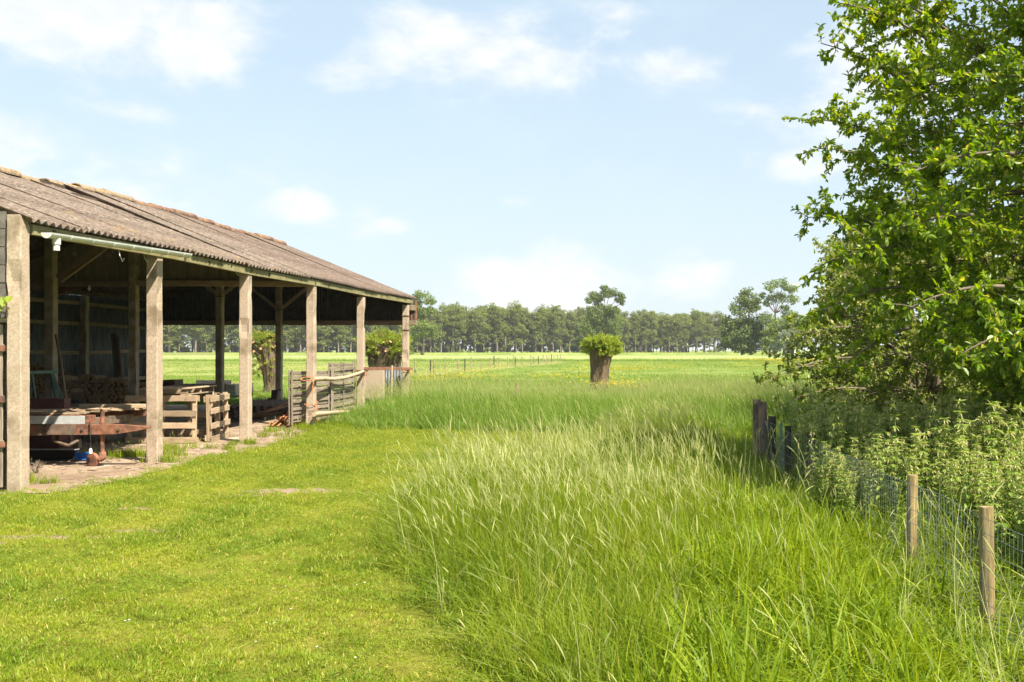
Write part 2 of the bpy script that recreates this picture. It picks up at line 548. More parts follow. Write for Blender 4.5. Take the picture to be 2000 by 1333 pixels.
# ------------------------------------------------------------------ ground
def sheet(name, pts, z, mat, kind='structure', wob=0.0, n=14, parent=None):
    """A flat sheet with an uneven outline."""
    out = []
    for i, p in enumerate(pts):
        q = pts[(i + 1) % len(pts)]
        for k in range(n):
            t = k / n
            x, y = p[0] + (q[0] - p[0]) * t, p[1] + (q[1] - p[1]) * t
            if wob:
                nv = noise.noise_vector(Vector((x * 1.3, y * 1.3, 4.2))) + .6 * noise.noise_vector(Vector((x * 4.1, y * 4.1, 1.2)))
                x += nv.x * wob
                y += nv.y * wob
            out.append((x, y, z))
    me = bpy.data.meshes.new(name)
    me.from_pydata(out, [], [tuple(range(len(out)))])
    me.update()
    o = link(name, me, mat)
    return tag(o, kind=kind)


ground = MB().add([(-3000, -60, 0), (3000, -60, 0), (3000, 6000, 0), (-3000, 6000, 0)], [(0, 1, 2, 3)]).build('ground', 'pasture')
tag(ground, kind='structure')

# border between mown lawn and tall grass, near clump then far patch (metres)
TALL_NEAR = [(-.2, 2.2), (-.64, 4.2), (-.86, 4.9), (-1.38, 6.3), (-1.98, 7.7), (-2.42, 9.0), (-2.68, 10.2), (-2.6, 11.2), (-2.1, 11.9), (-1.5, 12.3),
             (-1.15, 12.8), (-1.05, 14), (-1.05, 16.5), (-1.2, 18.9), (6, 19), (6, 10), (5, 6), (3.4, 2.2)]
TALL_FAR = [(-7.2, 21.6), (-6.3, 20.9), (-5.2, 20.3), (-4.0, 19.9), (-2.4, 19.4), (-.8, 18.9), (.6, 18.0), (6, 18.5), (9, 23), (7.5, 27.5), (0, 28.5), (-3, 27.0), (-6, 28.6),
            (-7.0, 30.3), (-15.5, 31.2), (-20, 33), (-20, 30.2), (-7.2, 29.9)]


def inside(poly, x, y):
    c = np.zeros(np.shape(x), bool)
    n = len(poly)
    j = n - 1
    for i in range(n):
        xi, yi = poly[i]
        xj, yj = poly[j]
        t = ((yi > y) != (yj > y)) & (x < (xj - xi) * (y - yi) / (yj - yi + 1e-12) + xi)
        c ^= t
        j = i
    return c


sheet('lawn', [(-12, -3), (0, -3), (.5, 2.2), (2.2, 8), (2.2, 19), (-4, 20.5), (-6.9, 22), (-6.9, 11), (-12, 11)], .004, 'lawn_soil')
sheet('tall_grass_soil', TALL_NEAR, .010, 'under_grass', wob=.05, n=6)
sheet('far_grass_soil', TALL_FAR, .008, 'under_grass', wob=.05, n=6)
FLOOR = [(-6.72, 11.35), (-6.62, 12.4), (-6.58, 13.6), (-6.78, 15), (-6.45, 16.4), (-6.6, 17.6), (-6.7, 19.5), (-6.95, 22), (-7.1, 25), (-7.2, 29.3), (-14.8, 29.6), (-14.8, 11.35)]
sheet('barn_floor', FLOOR, .014, 'dirt', wob=.16, n=12)
# fields beyond, from near to far
sheet('hay_field', [(-14.9, 33), (-13.9, 60), (-12.9, 133), (-12.4, 141), (-180, 141), (-60, 33)], .01, 'hay', wob=.25, n=20)


def slab(name, x0, x1, y0, y1, h, mat, wob=.05):
    """A standing crop or bank: a raised strip with an uneven top edge."""
    nx = 240
    V, Fc = [], []
    for i in range(nx + 1):
        x = x0 + (x1 - x0) * i / nx
        hh = h * (1 + .12 * noise.noise(Vector((x * .21, y0, 0))) + .1 * noise.noise(Vector((x * .9, y0, 3))))
        V += [(x, y0, -.05), (x, y0 + .6, hh), (x, y1 - .8, hh), (x, y1, -.05)]
        if i:
            b = i * 4
            for k in range(3):
                Fc.append((b - 4 + k, b + k, b + k + 1, b - 3 + k))
    o = link(name, mesh_np(name, V, Fc, smooth=True), mat)
    return tag(o, kind='structure')


slab('crop_field', -260, 60, 152, 238, .42, 'crop')
slab('embankment', -300, 110, 285, 300, .85, 'dyke')

# ------------------------------------------------------------------ the open barn
BX, RX, BK = -7.0, -10.8, -14.6        # front eave, ridge, back eave
EZ, RZ = 3.05, 4.62
Y0, Y1 = 11.42, 29.3
sl = Vector((RX - BX, 0, RZ - EZ))
SL = sl.length
sc_, ss_ = -sl.x / SL, sl.z / SL
barn = thing('barn', (-10.8, 20.4, 0), 'long open-fronted barn on concrete posts under a mossy corrugated roof', 'barn')


def sm(x):
    x = min(1, max(0, x))
    return x * x * (3 - 2 * x)


def sag(y, t):
    return -.14 * sm((20 - y) / 4.0) * t + .018 * math.sin(y * 1.7) * t + .012 * math.sin(y * .9 + 1)


def corr_mesh(name, nw, L, wl, amp, th, seg=8, rows=2):
    n = nw * seg
    V, Fc = [], []
    for side in (0, 1):
        for r in range(rows + 1):
            for i in range(n + 1):
                V.append((i * wl / seg - nw * wl / 2, L * r / rows, amp * math.cos(2 * math.pi * i / seg) - side * th))
    st = (rows + 1) * (n + 1)
    for r in range(rows):
        for i in range(n):
            a = r * (n + 1) + i
            Fc.append((a, a + 1, a + n + 2, a + n + 1))
            Fc.append((st + a, st + a + n + 1, st + a + n + 2, st + a + 1))
    for i in range(n):
        Fc.append((i, st + i, st + i + 1, i + 1))
        a = rows * (n + 1) + i
        Fc.append((a, a + 1, st + a + 1, st + a))
    for r in range(rows):
        a = r * (n + 1)
        Fc.append((a, a + n + 1, st + a + n + 1, st + a))
        a = a + n
        Fc.append((a, st + a, st + a + n + 1, a + n + 1))
    return mesh_np(name, V, Fc, smooth=True)


roof = sub('roof', barn)
WL = .142
meshes = {}
for mk in ('roof_grey', 'roof_brown', 'roof_lichen'):
    me = corr_mesh('roof_sheet', 8, 1.52, WL, .026, .009)
    me.materials.append(M[mk])
    meshes[mk] = me
ncol = 18
pitch = 7 * WL
for side in (0, 1):
    for ci in range(ncol):
        yc = Y0 + pitch * (ci + .5)
        for ri in range(3):
            t0 = ri * 1.31 / SL
            t1 = min(1.0, (ri * 1.31 + 1.5) / SL)
            z0, z1 = sag(yc, t0), sag(yc, t1)
            jz = (ci % 2) * .004 + rnd.uniform(-.001, .001)
            if side == 0:
                p0 = Vector((BX + sl.x * t0, yc, EZ + sl.z * t0 + z0 + .012 + jz))
                p1 = Vector((BX + sl.x * t1, yc, EZ + sl.z * t1 + z1 + jz))
                u = Vector((0, 1, rnd.uniform(-.003, .003)))
            else:
                p0 = Vector((BK - sl.x * t0, yc, EZ + sl.z * t0 + z0 + .012 + jz))
                p1 = Vector((BK - sl.x * t1, yc, EZ + sl.z * t1 + z1 + jz))
                u = Vector((0, -1, rnd.uniform(-.004, .004)))
            v = (p1 - p0).normalized()
            nrm = u.cross(v).normalized()
            u = v.cross(nrm)
            p0 = p0 + u * rnd.uniform(-.004, .004) + v * rnd.uniform(-.02, .012)
            k = 'roof_grey' if yc < 21.6 else 'roof_brown'
            if side == 0 and ri == 0 and 13.5 < yc < 18.5:
                k = 'roof_lichen'
            if side == 0 and yc < 14 and ri == 0 and rnd.random() < .5:
                k = 'roof_lichen'
            mt = Matrix(((u.x, v.x, nrm.x, p0.x), (u.y, v.y, nrm.y, p0.y), (u.z, v.z, nrm.z, p0.z), (0, 0, 0, 1)))
            link('roof_sheet', meshes[k], None, roof, mt)


def ridge_tile(y, L, mat):
    mb = MB()
    n = 10
    r0, r1 = .115, .125
    vs = []
    for (yy, r_) in ((0, r0), (L - .12, r0 + .004), (L - .12, r1), (L, r1)):
        for k in range(n + 1):
            q = math.pi * (k / n) * 1.1 - .05 * math.pi
            vs.append((r_ * 1.15 * math.cos(q), yy, r_ * .8 * math.sin(q)))
    m_ = len(vs)
    vs += [(x * .88, yy, z * .86 - .008) for (x, yy, z) in vs]
    fs = []
    for i in range(3):
        for k in range(n):
            a = i * (n + 1) + k
            fs.append((a, a + 1, a + n + 2, a + n + 1))
            fs.append((m_ + a, m_ + a + n + 1, m_ + a + n + 2, m_ + a + 1))
    for k in range(n):
        fs.append((k, m_ + k, m_ + k + 1, k + 1))
        a = 3 * (n + 1) + k
        fs.append((a, a + 1, m_ + a + 1, m_ + a))
    mb.add(vs, fs)
    z = RZ + sag(y, 1) - .01
    return mb.build('ridge_tile', mat, roof, Matrix.Translation((RX + rnd.uniform(-.02, .02), y, z + rnd.uniform(-.012, .015))) @ Matrix.Rotation(rnd.uniform(-.02, .02), 4, 'X'))


y = Y0
while y < 28.4:
    ridge_tile(y, 1.0, 'ridge_lichen' if y < 20.3 else 'ridge_brown')
    y += .93


# concrete posts with chipped edges
def post(name, x, y, w_, h, mat='concrete', parent=barn, chip=.012, z0=-.1):
    n = 26
    V, fs = [], []
    a = w_ / 2
    c = .012
    prof = [(-a + c, -a), (a - c, -a), (a, -a + c), (a, a - c), (a - c, a), (-a + c, a), (-a, a - c), (-a, -a + c)]
    for i in range(n + 1):
        z = z0 + (h - z0) * i / n
        for k, (px, py) in enumerate(prof):
            e = noise.noise(Vector((x * 3 + px * 9, y * 3 + py * 9, z * 5.3 + (k // 2) * 7)))
            e2 = max(0, noise.noise(Vector((x + (k // 2) * 13, y, z * 2.4))) - .32) * .11
            s_ = 1 - (chip * .35 * e + e2 * (1 if chip else 0)) / a
            V.append((x + px * s_, y + py * s_, z))
    for i in range(n):
        for k in range(8):
            fs.append((i * 8 + k, i * 8 + (k + 1) % 8, (i + 1) * 8 + (k + 1) % 8, (i + 1) * 8 + k))
    fs.append(tuple(n * 8 + k for k in range(8)))
    return MB().add(V, fs).build(name, mat, parent)


PX = -7.15
PY = [11.4 + .0, 14.47, 17.65, 20.97, 24.44, 28.75]
for i, yy in enumerate(PY):
    hgt = 2.98 if i < 4 else 2.86
    o = post('post', PX, yy, .165, hgt if i else 3.1)
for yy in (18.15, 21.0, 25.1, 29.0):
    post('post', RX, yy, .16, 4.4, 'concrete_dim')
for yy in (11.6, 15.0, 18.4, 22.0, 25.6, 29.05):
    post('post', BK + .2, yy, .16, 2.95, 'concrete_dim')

# carpentry: fascia under the eave, rafters, purlins, tie beams, braces
yy = 11.5
for j, y2 in enumerate((14.9, 17.9, 21.2, 24.5, 29.25)):
    plank('fascia', (-7.075, yy + .005, 2.965 + sag(yy, 0)), (-7.075, y2 - .005, 2.965 + sag(y2, 0)), .05, .12, 'fascia', barn)
    yy = y2
for yy in np.arange(11.9, 29, .82):
    plank('rafter_end', (-7.16, yy, 2.985), (-7.045, yy, 2.955), .05, .07, 'timber_dark', barn)
for t in (.04, .3, .56, .82, .97):
    for side in (0, 1):
        x = BX + sl.x * t if side == 0 else BK - sl.x * t
        z = EZ + sl.z * t - .085
        for (a, b) in ((11.5, 17.6), (17.6, 23.4), (23.4, 29.25)):
            plank('purlin', (x, a + .004, z + sag((a + b) / 2, t)), (x, b - .004, z + sag((a + b) / 2, t)), .07, .1, 'timber_dark', roof)
for yy in (14.47, 17.65, 20.97, 24.44, 28.75):
    mk = 'rust' if yy == 24.44 else 'timber_dark'
    for sgn, ex in ((1, BX), (-1, BK)):
        a = Vector((ex - sgn * .1, yy, EZ - .05 + sag(yy, 0)))
        b = Vector((RX + sgn * .03, yy, RZ - .22 + sag(yy, 1)))
        plank('rafter', a + Vector((0, .1 if yy != 24.44 else -.02, -.06)), b + Vector((0, .1 if yy != 24.44 else -.02, -.06)), .08, .17, mk, roof)
MZ = 1.6 + 129 / 2000 * 20.97
plank('tie_beam', (PX - .08, 20.99, MZ), (RX + .09, 20.99, MZ + .02), .13, .11, 'timber_old', barn)
plank('tie_beam', (RX - .09, 20.99, MZ), (BK + .3, 20.99, MZ), .13, .11, 'timber_old', barn)
# boarded gable over the tie beam
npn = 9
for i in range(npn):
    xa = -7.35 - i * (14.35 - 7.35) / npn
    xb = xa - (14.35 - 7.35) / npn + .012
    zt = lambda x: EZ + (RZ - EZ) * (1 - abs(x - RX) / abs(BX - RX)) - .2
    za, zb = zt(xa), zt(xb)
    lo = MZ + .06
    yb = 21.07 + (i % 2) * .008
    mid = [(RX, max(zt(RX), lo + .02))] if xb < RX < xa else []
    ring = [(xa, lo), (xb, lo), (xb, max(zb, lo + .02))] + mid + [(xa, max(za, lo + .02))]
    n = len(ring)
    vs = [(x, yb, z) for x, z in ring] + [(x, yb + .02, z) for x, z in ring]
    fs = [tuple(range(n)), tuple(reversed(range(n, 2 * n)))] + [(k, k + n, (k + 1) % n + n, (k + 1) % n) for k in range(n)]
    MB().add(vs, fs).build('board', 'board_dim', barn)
# braces and the collar by the second mid post
plank('brace', (RX + .14, 18.15, 2.86), (-9.62, 18.15, 3.62), .07, .15, 'timber_old', barn)
plank('hanger', (RX + .27, 18.12, 2.95), (RX + .27, 18.12, 4.1), .05, .05, 'timber_old', barn)
for yy, z0 in ((25.1, 2.98), (29.0, 2.8)):
    for sgn in (1, -1):
        plank('brace', (RX + sgn * .1, yy, z0), (RX + sgn * .78, yy, z0 + .55), .06, .08, 'timber_old', barn)
for (yy, z) in ((25.1, 2.9), (29.0, 2.72), (28.75, 2.55), (28.75, 2.15), (28.75, 1.05), (24.44, 1.1)):
    x = RX if yy in (25.1, 29.0) else PX
    MB().box((x - .1, yy - .1, z), (x + .1, yy + .1, z + .025)).build('strap', 'rust_dark', barn)

# the far gable: black corrugated sheets down to a bottom beam
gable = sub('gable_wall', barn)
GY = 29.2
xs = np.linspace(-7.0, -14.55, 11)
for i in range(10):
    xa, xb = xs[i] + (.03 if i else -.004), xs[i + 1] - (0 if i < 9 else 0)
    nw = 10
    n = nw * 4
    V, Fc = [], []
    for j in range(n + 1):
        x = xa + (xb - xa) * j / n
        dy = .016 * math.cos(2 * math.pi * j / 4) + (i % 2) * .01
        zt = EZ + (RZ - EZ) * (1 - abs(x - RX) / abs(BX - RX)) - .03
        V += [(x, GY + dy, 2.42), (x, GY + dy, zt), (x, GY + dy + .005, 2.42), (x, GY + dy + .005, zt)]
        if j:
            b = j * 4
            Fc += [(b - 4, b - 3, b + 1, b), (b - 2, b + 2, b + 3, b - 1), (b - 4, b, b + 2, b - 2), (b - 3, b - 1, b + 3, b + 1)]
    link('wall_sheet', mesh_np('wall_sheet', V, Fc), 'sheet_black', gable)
plank('bottom_beam', (-6.93, 29.08, 2.37), (-14.6, 29.08, 2.37), .12, .13, 'timber_old', gable)
plank('corner_post', (-6.98, 29.22, 2.45), (-6.98, 29.22, 3.0), .05, .04, 'rust', gable, up=(0, 1, 0))
plank('corner_post', (-7.08, 29.12, 2.45), (-7.08, 29.12, 2.98), .05, .04, 'rust', gable, up=(0, 1, 0))
plank('bracket', (-7.06, 28.84, 2.8), (-7.02, 29.2, 2.8), .08, .16, 'timber_old', gable)

# back wall of galvanised sheets on rails
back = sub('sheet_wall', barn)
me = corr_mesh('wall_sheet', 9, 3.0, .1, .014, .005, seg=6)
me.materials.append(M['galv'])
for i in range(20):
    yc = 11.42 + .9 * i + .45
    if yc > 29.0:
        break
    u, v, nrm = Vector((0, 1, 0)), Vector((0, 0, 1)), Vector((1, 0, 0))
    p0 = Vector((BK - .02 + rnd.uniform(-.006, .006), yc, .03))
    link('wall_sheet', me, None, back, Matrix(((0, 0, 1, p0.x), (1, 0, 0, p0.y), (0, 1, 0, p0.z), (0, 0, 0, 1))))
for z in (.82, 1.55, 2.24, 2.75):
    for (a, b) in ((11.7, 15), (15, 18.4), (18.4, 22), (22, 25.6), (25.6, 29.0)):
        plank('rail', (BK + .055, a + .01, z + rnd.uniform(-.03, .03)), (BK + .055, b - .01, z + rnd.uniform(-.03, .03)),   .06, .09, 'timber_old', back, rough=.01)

# near gable: block wall, render, boarded door
front = sub('end_wall', barn)
bz = 1.95
k = 0
while bz < 3.0:
    x = -7.262 - (.2 if k % 2 else 0)
    if k % 2:
        MB().box((-7.455, 11.36, bz), (-7.262, 11.52, bz + .19)).build('block', 'block', front)
    while x > -14.3:
        MB().box((x - .39, 11.355 + rnd.uniform(-.004, .004), bz), (x - .005, 11.52, bz + .19)).build('block', 'block', front)
        x -= .395
    bz += .2
    k += 1
MB().box((-14.4, 11.375, 1.93), (-7.258, 11.505, 2.99)).build('mortar', 'concrete', front)
ring = [(-7.1, 2.97), (-14.5, 2.97), (-14.5, 3.06), (RX, RZ - .12), (-7.1, 3.06)]
n = 5
MB().add([(x, 11.45, z) for x, z in ring] + [(x, 11.55, z) for x, z in ring], [tuple(range(n)), tuple(reversed(range(n, 2 * n)))] + [(k, k + n, (k + 1) % n + n, (k + 1) % n) for k in range(n)]).build('gable_panel', 'concrete', front)
door = MB().box((-8.95, 11.43, .04), (-7.30, 11.46, 1.9)).build('door', 'timber_dark', front)
for i in range(11):
    x = -7.33 - i * .148
    plank('plank', (x - .068, 11.415, .05 + rnd.uniform(0, .03)), (x - .068, 11.415, 1.88), .138, .024, 'timber_grey', door, up=(0, 1, 0), rough=.006)
for z in (.55, 1.05, 1.62):
    plank('ledge', (-7.3, 11.39, z), (-8.9, 11.39, z), .024, .09, 'timber_grey', door)
    MB().box((-7.42, 11.372, z - .03), (-7.262, 11.384, z + .03)).build('hinge', 'rust', door)
MB().box((-14.5, 11.40, 0), (-8.98, 11.5, 1.92)).build('plinth', 'block', front)
MB().box((-8.98, 11.38, 1.905), (-7.262, 11.5, 1.945)).build('lintel', 'timber_grey', front)

# gutter over the first bay
gut = sub('gutter', barn)
gx = -6.925


def gz(y):
    return 2.925 + (y - 11.55) / 3.4 * .085


n = 10
vs, fs = [], []
for j, yy in enumerate(np.linspace(11.56, 15.0, 12)):
    for (r_, off) in ((.062, 0), (.057, 0)):
        for k in range(n + 1):
            q = math.pi + math.pi * k / n
            vs.append((gx + r_ * math.cos(q), yy, gz(yy) + r_ * math.sin(q) + .0))
    if j:
        b = j * 2 * (n + 1)
        a = b - 2 * (n + 1)
        for k in range(n):
            fs.append((a + k, b + k, b + k + 1, a + k + 1))
            fs.append((a + n + 1 + k, a + n + 2 + k, b + n + 2 + k, b + n + 1 + k))
        for k in (0, n):
            fs.append((a + k, a + n + 1 + k, b + n + 1 + k, b + k))
MB().add(vs, fs).build('trough', 'pvc', gut)
for yy in (11.555, 15.005):
    arc = [(gx + .064 * math.cos(math.pi + math.pi * k / 10), gz(yy) + .064 * math.sin(math.pi + math.pi * k / 10)) for k in range(11)]
    MB().add([(x, yy - .006, z) for x, z in arc] + [(x, yy + .006, z) for x, z in arc], [tuple(range(11)), tuple(reversed(range(11, 22)))] + [(k, k + 11, (k + 1) % 11 + 11, (k + 1) % 11) for k in range(11)]).build('end_cap', 'pvc', gut)
for yy in np.arange(11.95, 15, .47):
    vs = []
    for (e, r_) in ((0, .062), (0, .068), (.03, .062), (.03, .068)):
        for k in range(9):
            q = math.pi + math.pi * k / 8
            vs.append((gx + r_ * math.cos(q), yy + e, gz(yy) + r_ * math.sin(q)))
    fs = []
    for k in range(8):
        fs += [(k, k + 1, 9 + k + 1, 9 + k), (9 + k, 10 + k, 28 + k, 27 + k), (18 + k, 27 + k, 28 + k, 19 + k)]
    MB().add(vs, fs).build('bracket', 'pvc', gut)
MB().tube([(gx, 11.74, gz(11.7) - .045), (gx, 11.74, gz(11.7) - .12)], .046, 12).tube([(gx, 11.74, gz(11.7) - .12), (gx, 11.74, gz(11.7) - .19)], .036, 12).build('outlet', 'pvc', gut)

# loose wires hanging under the eave
for (px, py, yy, ln) in ((232, 486, 13.4, .17), (281, 496, 14.3, .12), (460, 527, 17.4, .1), (532, 534, 19, .08), (604, 542, 20.7, .06)):
    p = P(px, py, yy)
    MB().tube([p, p + Vector((.01, 0, -ln * .5)), p + Vector((.05, 0, -ln)), p + Vector((.07, 0, -ln * .75))], .006, 4).build('loose_wire', 'white_thing', barn)
p = P(174, 558, 20.85)
MB().tube([p, p + Vector((0, 0, -.04))], .014, 6).tube([p + Vector((0, 0, -.04)), p + Vector((0, 0, -.07)), p + Vector((0, 0, -.11))], [.02, .035, .012], 8).build('light_bulb', 'white_thing', barn)
# ------------------------------------------------------------------ things in and round the barn
# old flat trailer on its jockey wheel
tr = thing('flat_trailer', (-8.6, 14.6, 0), 'rusty old flat trailer with broken deck planks, parked under the barn', 'trailer')
for (y, x0) in ((14.02, -7.75), (15.5, -7.75)):
    plank('side_rail', (-11.2, y, .655), (x0, y, .655), .06, .11, 'rust', tr, rough=.002)
plank('chassis_beam', (-11.1, 14.0 + .08, .5), (-8.30, 14.08, .5), .1, .145, 'rust_dark', tr, rough=.002)
plank('cross_beam', (-8.0, 13.99, .585), (-8.0, 15.6, .585), .09, .11, 'rust_dark', tr)
plank('cross_beam', (-9.6, 14.14, .585), (-9.6, 15.6, .585), .09, .11, 'rust_dark', tr)
# drawbar tapering to a point
vs = []
for x, zh, zl in ((-8.32, .592, .44), (-7.42, .585, .455), (-7.12, .565, .50), (-6.98, .556, .535)):
    for yy in (13.92, 14.04):
        vs += [(x, yy, zl), (x, yy, zh)]
fs = []
for k in range(3):
    a, b = 4 * k, 4 * k + 4
    fs += [(a, a + 1, b + 1, b), (a + 2, b + 2, b + 3, a + 3), (a + 1, a + 3, b + 3, b + 1), (a, b, b + 2, a + 2)]
fs += [(0, 2, 3, 1), (12, 13, 15, 14)]
db = MB().add(vs, fs).build('drawbar', 'rust', tr)
for x in (-7.86, -7.36):
    MB().tube([(x, 13.915, .525), (x, 13.90, .525)], .02, 8).build('bolt', 'rust_dark', db)
MB().box((-8.33, 13.90, .45), (-7.95, 13.915, .59)).build('plate', 'rust_dark', db)
MB().box((-8.66, 13.955, .592), (-7.86, 13.985, .70)).build('front_panel', 'grey_paint', tr)
# deck planks, some broken short
x = -11.1
for i, y in enumerate(np.arange(14.08, 15.6, .15)):
    e = (-7.98, -8.12, -8.05, -8.35, -7.92, -8.2, -7.86, -7.8, -7.8, -7.75, -7.75)[i]
    plank('deck_plank', (-11.15, y, .722 + rnd.uniform(-.006, .01)), (e, y + rnd.uniform(-.01, .01), .722 + rnd.uniform(-.01, .02)), .138, .026, 'timber_pale' if i not in (9, 10) else 'timber_old', tr, rough=.02)
for (x0, y0_, x1, y1_) in ((-8.9, 14.1, -8.3, 14.5), (-8.6, 14.35, -8.0, 14.2), (-8.3, 14.6, -7.85, 14.7), (-9.1, 14.4, -8.5, 14.32), (-8.75, 14.0, -8.2, 14.12)):
    plank('broken_board', (x0, y0_, .755), (x1, y1_, .762), .09, .016, 'timber_pale', tr, rough=.03)
# bent bracket under the deck
MB().tube([P(105, 858, 14), P(107, 862, 13.98), P(124, 868, 13.95), P(136, 871, 13.9), P(140, 867, 13.9), P(158, 858, 14.0)], [.018, .022, .024, .024, .022, .02], 6).tube([P(104, 838, 14), P(104, 862, 14)], .02, 6).build('bent_bracket', 'rust_dark', tr)
# jockey wheel
jx, jy = -7.63, 14.0
jw = MB().tube([(jx, jy, .18), (jx, jy, .78)], .028, 10).tube([(jx, jy, .40), (jx, jy, .62)], .036, 10).tube([(jx, jy, .78), (jx + .02, jy - .1, .80)], .014, 6).build('jockey_stand', 'rust', tr)
MB().tube([(jx - .03, jy + .05, .19), (jx + .02, jy - .03, .14), (jx - .02, jy - .05, .10)], [.05, .055, .04], 8).build('fork', 'rust', jw)
wheel = MB()
ring = []
for k in range(25):
    q = 2 * math.pi * k / 24
    ring.append(Vector((jx - .12 + .082 * math.cos(q), jy - .02 - .03 * math.cos(q), .095 + .085 * math.sin(q))))
wheel.tube(ring, .026, 6, cap=False)
wheel.tube([(jx - .12 - .008, jy - .05, .095), (jx - .12 + .008, jy + .01, .095)], .075, 16)
wheel.build('jockey_wheel', 'rust', tr)
# cable with plug
c0 = P(175, 824, 13.9)
MB().tube([c0, P(176, 845, 13.88), P(177, 862, 13.88), P(177, 878, 13.88)], .006, 5).build('cable', 'black_plastic', tr)
MB().tube([P(177, 876, 13.88), P(177, 880, 13.88), P(177, 886, 13.88)], [.012, .022, .02], 8).build('plug', 'white_thing', tr)
for y in (14.2, 15.4):
    w_ = MB()
    w_.tube([(-10.6, y - .08, .3), (-10.6, y + .08, .3)], .3, 20)
    wo_ = w_.build('wheel', 'black_plastic', tr)
    MB().tube([(-10.6, y - .09, .3), (-10.6, y + .09, .3)], .16, 14).build('rim', 'rust_dark', wo_)

# board and things lying on the trailer
t = plank('board', (-10.4, 15.1, .815), (-8.72, 15.05, .815), .16, .15, 'maroon', None)
tag(t, 'thick maroon board lying on the trailer deck', 'board')
t = plank('board', (-8.72 + .05, 15.35, .76), (-7.78, 15.4, .76), .2, .05, 'timber_pale', None)
tag(t, 'pale plank lying on the trailer deck beside the maroon board', 'plank')
# low dark channel and blue tray on the ground in front
t = thing('steel_channel', (-8.8, 14.7, 0), 'long dark steel channel lying on the ground under the trailer', 'steel beam')
MB().box((-9.6, 14.70, .03), (-8.36, 14.73, .17)).build('web', 'black_plastic', t)
MB().box((-9.6, 14.62, .17), (-8.36, 14.735, .18)).build('flange', 'grey_paint', t)
MB().box((-9.6, 14.62, .02), (-8.36, 14.735, .03)).build('flange', 'black_plastic', t)
t = thing('tray', (-8.25, 14.62, 0), 'small blue plastic tray at the end of the dark channel', 'tray')
tray = MB().box((-8.335, 14.645, .035), (-8.13, 14.665, .135))
tray.build('base', 'blue', t)
for (a, b) in (((-8.345, 14.60, .125), (-8.12, 14.665, .14)), ((-8.345, 14.60, .03), (-8.12, 14.665, .04)), ((-8.348, 14.60, .04), (-8.335, 14.665, .125)), ((-8.13, 14.60, .04), (-8.117, 14.665, .125))):
    MB().box(a, b).build('rim', 'blue', t)

# dead twigs by the first post
t = MB()
base_ = Vector((-8.02, 13.15, 0))
for k in range(9):
    q = rnd.uniform(0, 6.28)
    d = Vector((math.cos(q) * .5, math.sin(q) * .3, rnd.uniform(.5, 1.0))).normalized()
    L = rnd.uniform(.12, .26)
    p1 = base_ + d * L * .5
    t.tube([base_, p1, base_ + d * L + Vector((rnd.uniform(-.04, .04), 0, 0))], [.006, .005, .003], 4)
    for j in range(2):
        t.tube([p1, p1 + Vector((rnd.uniform(-.1, .1), rnd.uniform(-.05, .05), rnd.uniform(.03, .1)))], [.004, .002], 4)
tag(t.build('dead_weed', 'timber_grey'), 'bare dead weed with pale twigs in front of the trailer', 'dead plant')

# black tub with lid and pole
t = thing('tub', (-9.75, 16.9, 0), 'black plastic tub with a domed lid standing behind the trailer', 'tub')
MB().tube([(-9.75, 16.9, 0), (-9.75, 16.9, .55), (-9.75, 16.9, .70)], [.19, .23, .235], 20).build('body', 'black_plastic', t)
MB().tube([(-9.75, 16.9, .70), (-9.75, 16.9, .72)], [.27, .27], 20).build('rim', 'black_plastic', t)
MB().tube([(-9.75, 16.9, .72), (-9.75, 16.9, .76), (-9.75, 16.9, .79), (-9.75, 16.9, .80)], [.24, .21, .12, .04], 20).build('lid', 'black_plastic', t)
t = thing('broom', (-9.7, 16.5, 0), 'long wooden broom leaning on the inner concrete post', 'broom')
MB().tube([P(135, 790, 16.5) + Vector((.04, 0, -.62)), P(121, 720, 17.2), P(109, 655, 18.0)], .02, 8).build('handle', 'timber_pale', t)
MB().box((-9.75, 16.36, .02), (-9.3, 16.46, .14)).build('head', 'timber_old', t)

# green trestle
t = thing('trestle', (-10.7, 17.4, 0), 'green painted steel trestle beside the inner post and firewood', 'trestle')
ap = P(64, 728, 17.4)
for (px, dy) in ((50, -.3), (82, -.3)):
    q = P(px, 684 + 3200 / (17.4 + dy), 17.4 + dy)
    MB().bar(ap + Vector((0, dy * .1, 0)), q, .03, .05).build('leg', 'green_paint', t)
    MB().bar(ap + Vector((0, .5 - dy * .1, 0)), q + Vector((0, 1.1, 0)), .03, .05).build('leg', 'green_paint', t)
MB().bar(P(54, 783, 17.15), P(78, 783, 17.15), .03, .04).build('crossbar', 'green_paint', t)
MB().bar(ap + Vector((0, -.15, 0)), ap + Vector((0, .7, 0)), .05, .05).build('ridge_bar', 'green_paint', t)


# firewood: split logs stacked end on
def log_mesh(L, r):
    k = rnd.choice((3, 4, 5, 6))
    mb = MB()
    ph = rnd.uniform(0, 6)
    pts = []
    for i in range(k):
        q = ph + 2 * math.pi * i / k
        rr = r * rnd.uniform(.8, 1.12)
        pts.append((rr * math.cos(q) * 1.1, rr * math.sin(q) * .85))
    vs = [(x, 0, z) for x, z in pts] + [(x * rnd.uniform(.9, 1.05), L, z * rnd.uniform(.9, 1.05)) for x, z in pts]
    mb.cur = 0
    mb.add(vs, [(i, (i + 1) % k, k + (i + 1) % k, k + i) for i in range(k)])
    mb.cur = 1
    mb.add(vs, [tuple(reversed(range(k))), tuple(range(k, 2 * k))])
    me = bpy.data.meshes.new('log')
    me.from_pydata(mb.v, [], mb.f)
    me.polygons.foreach_set('material_index', mb.mi)
    for m_ in ('log_bark', 'log_cut'):
        me.materials.append(M[m_])
    me.update()
    return me


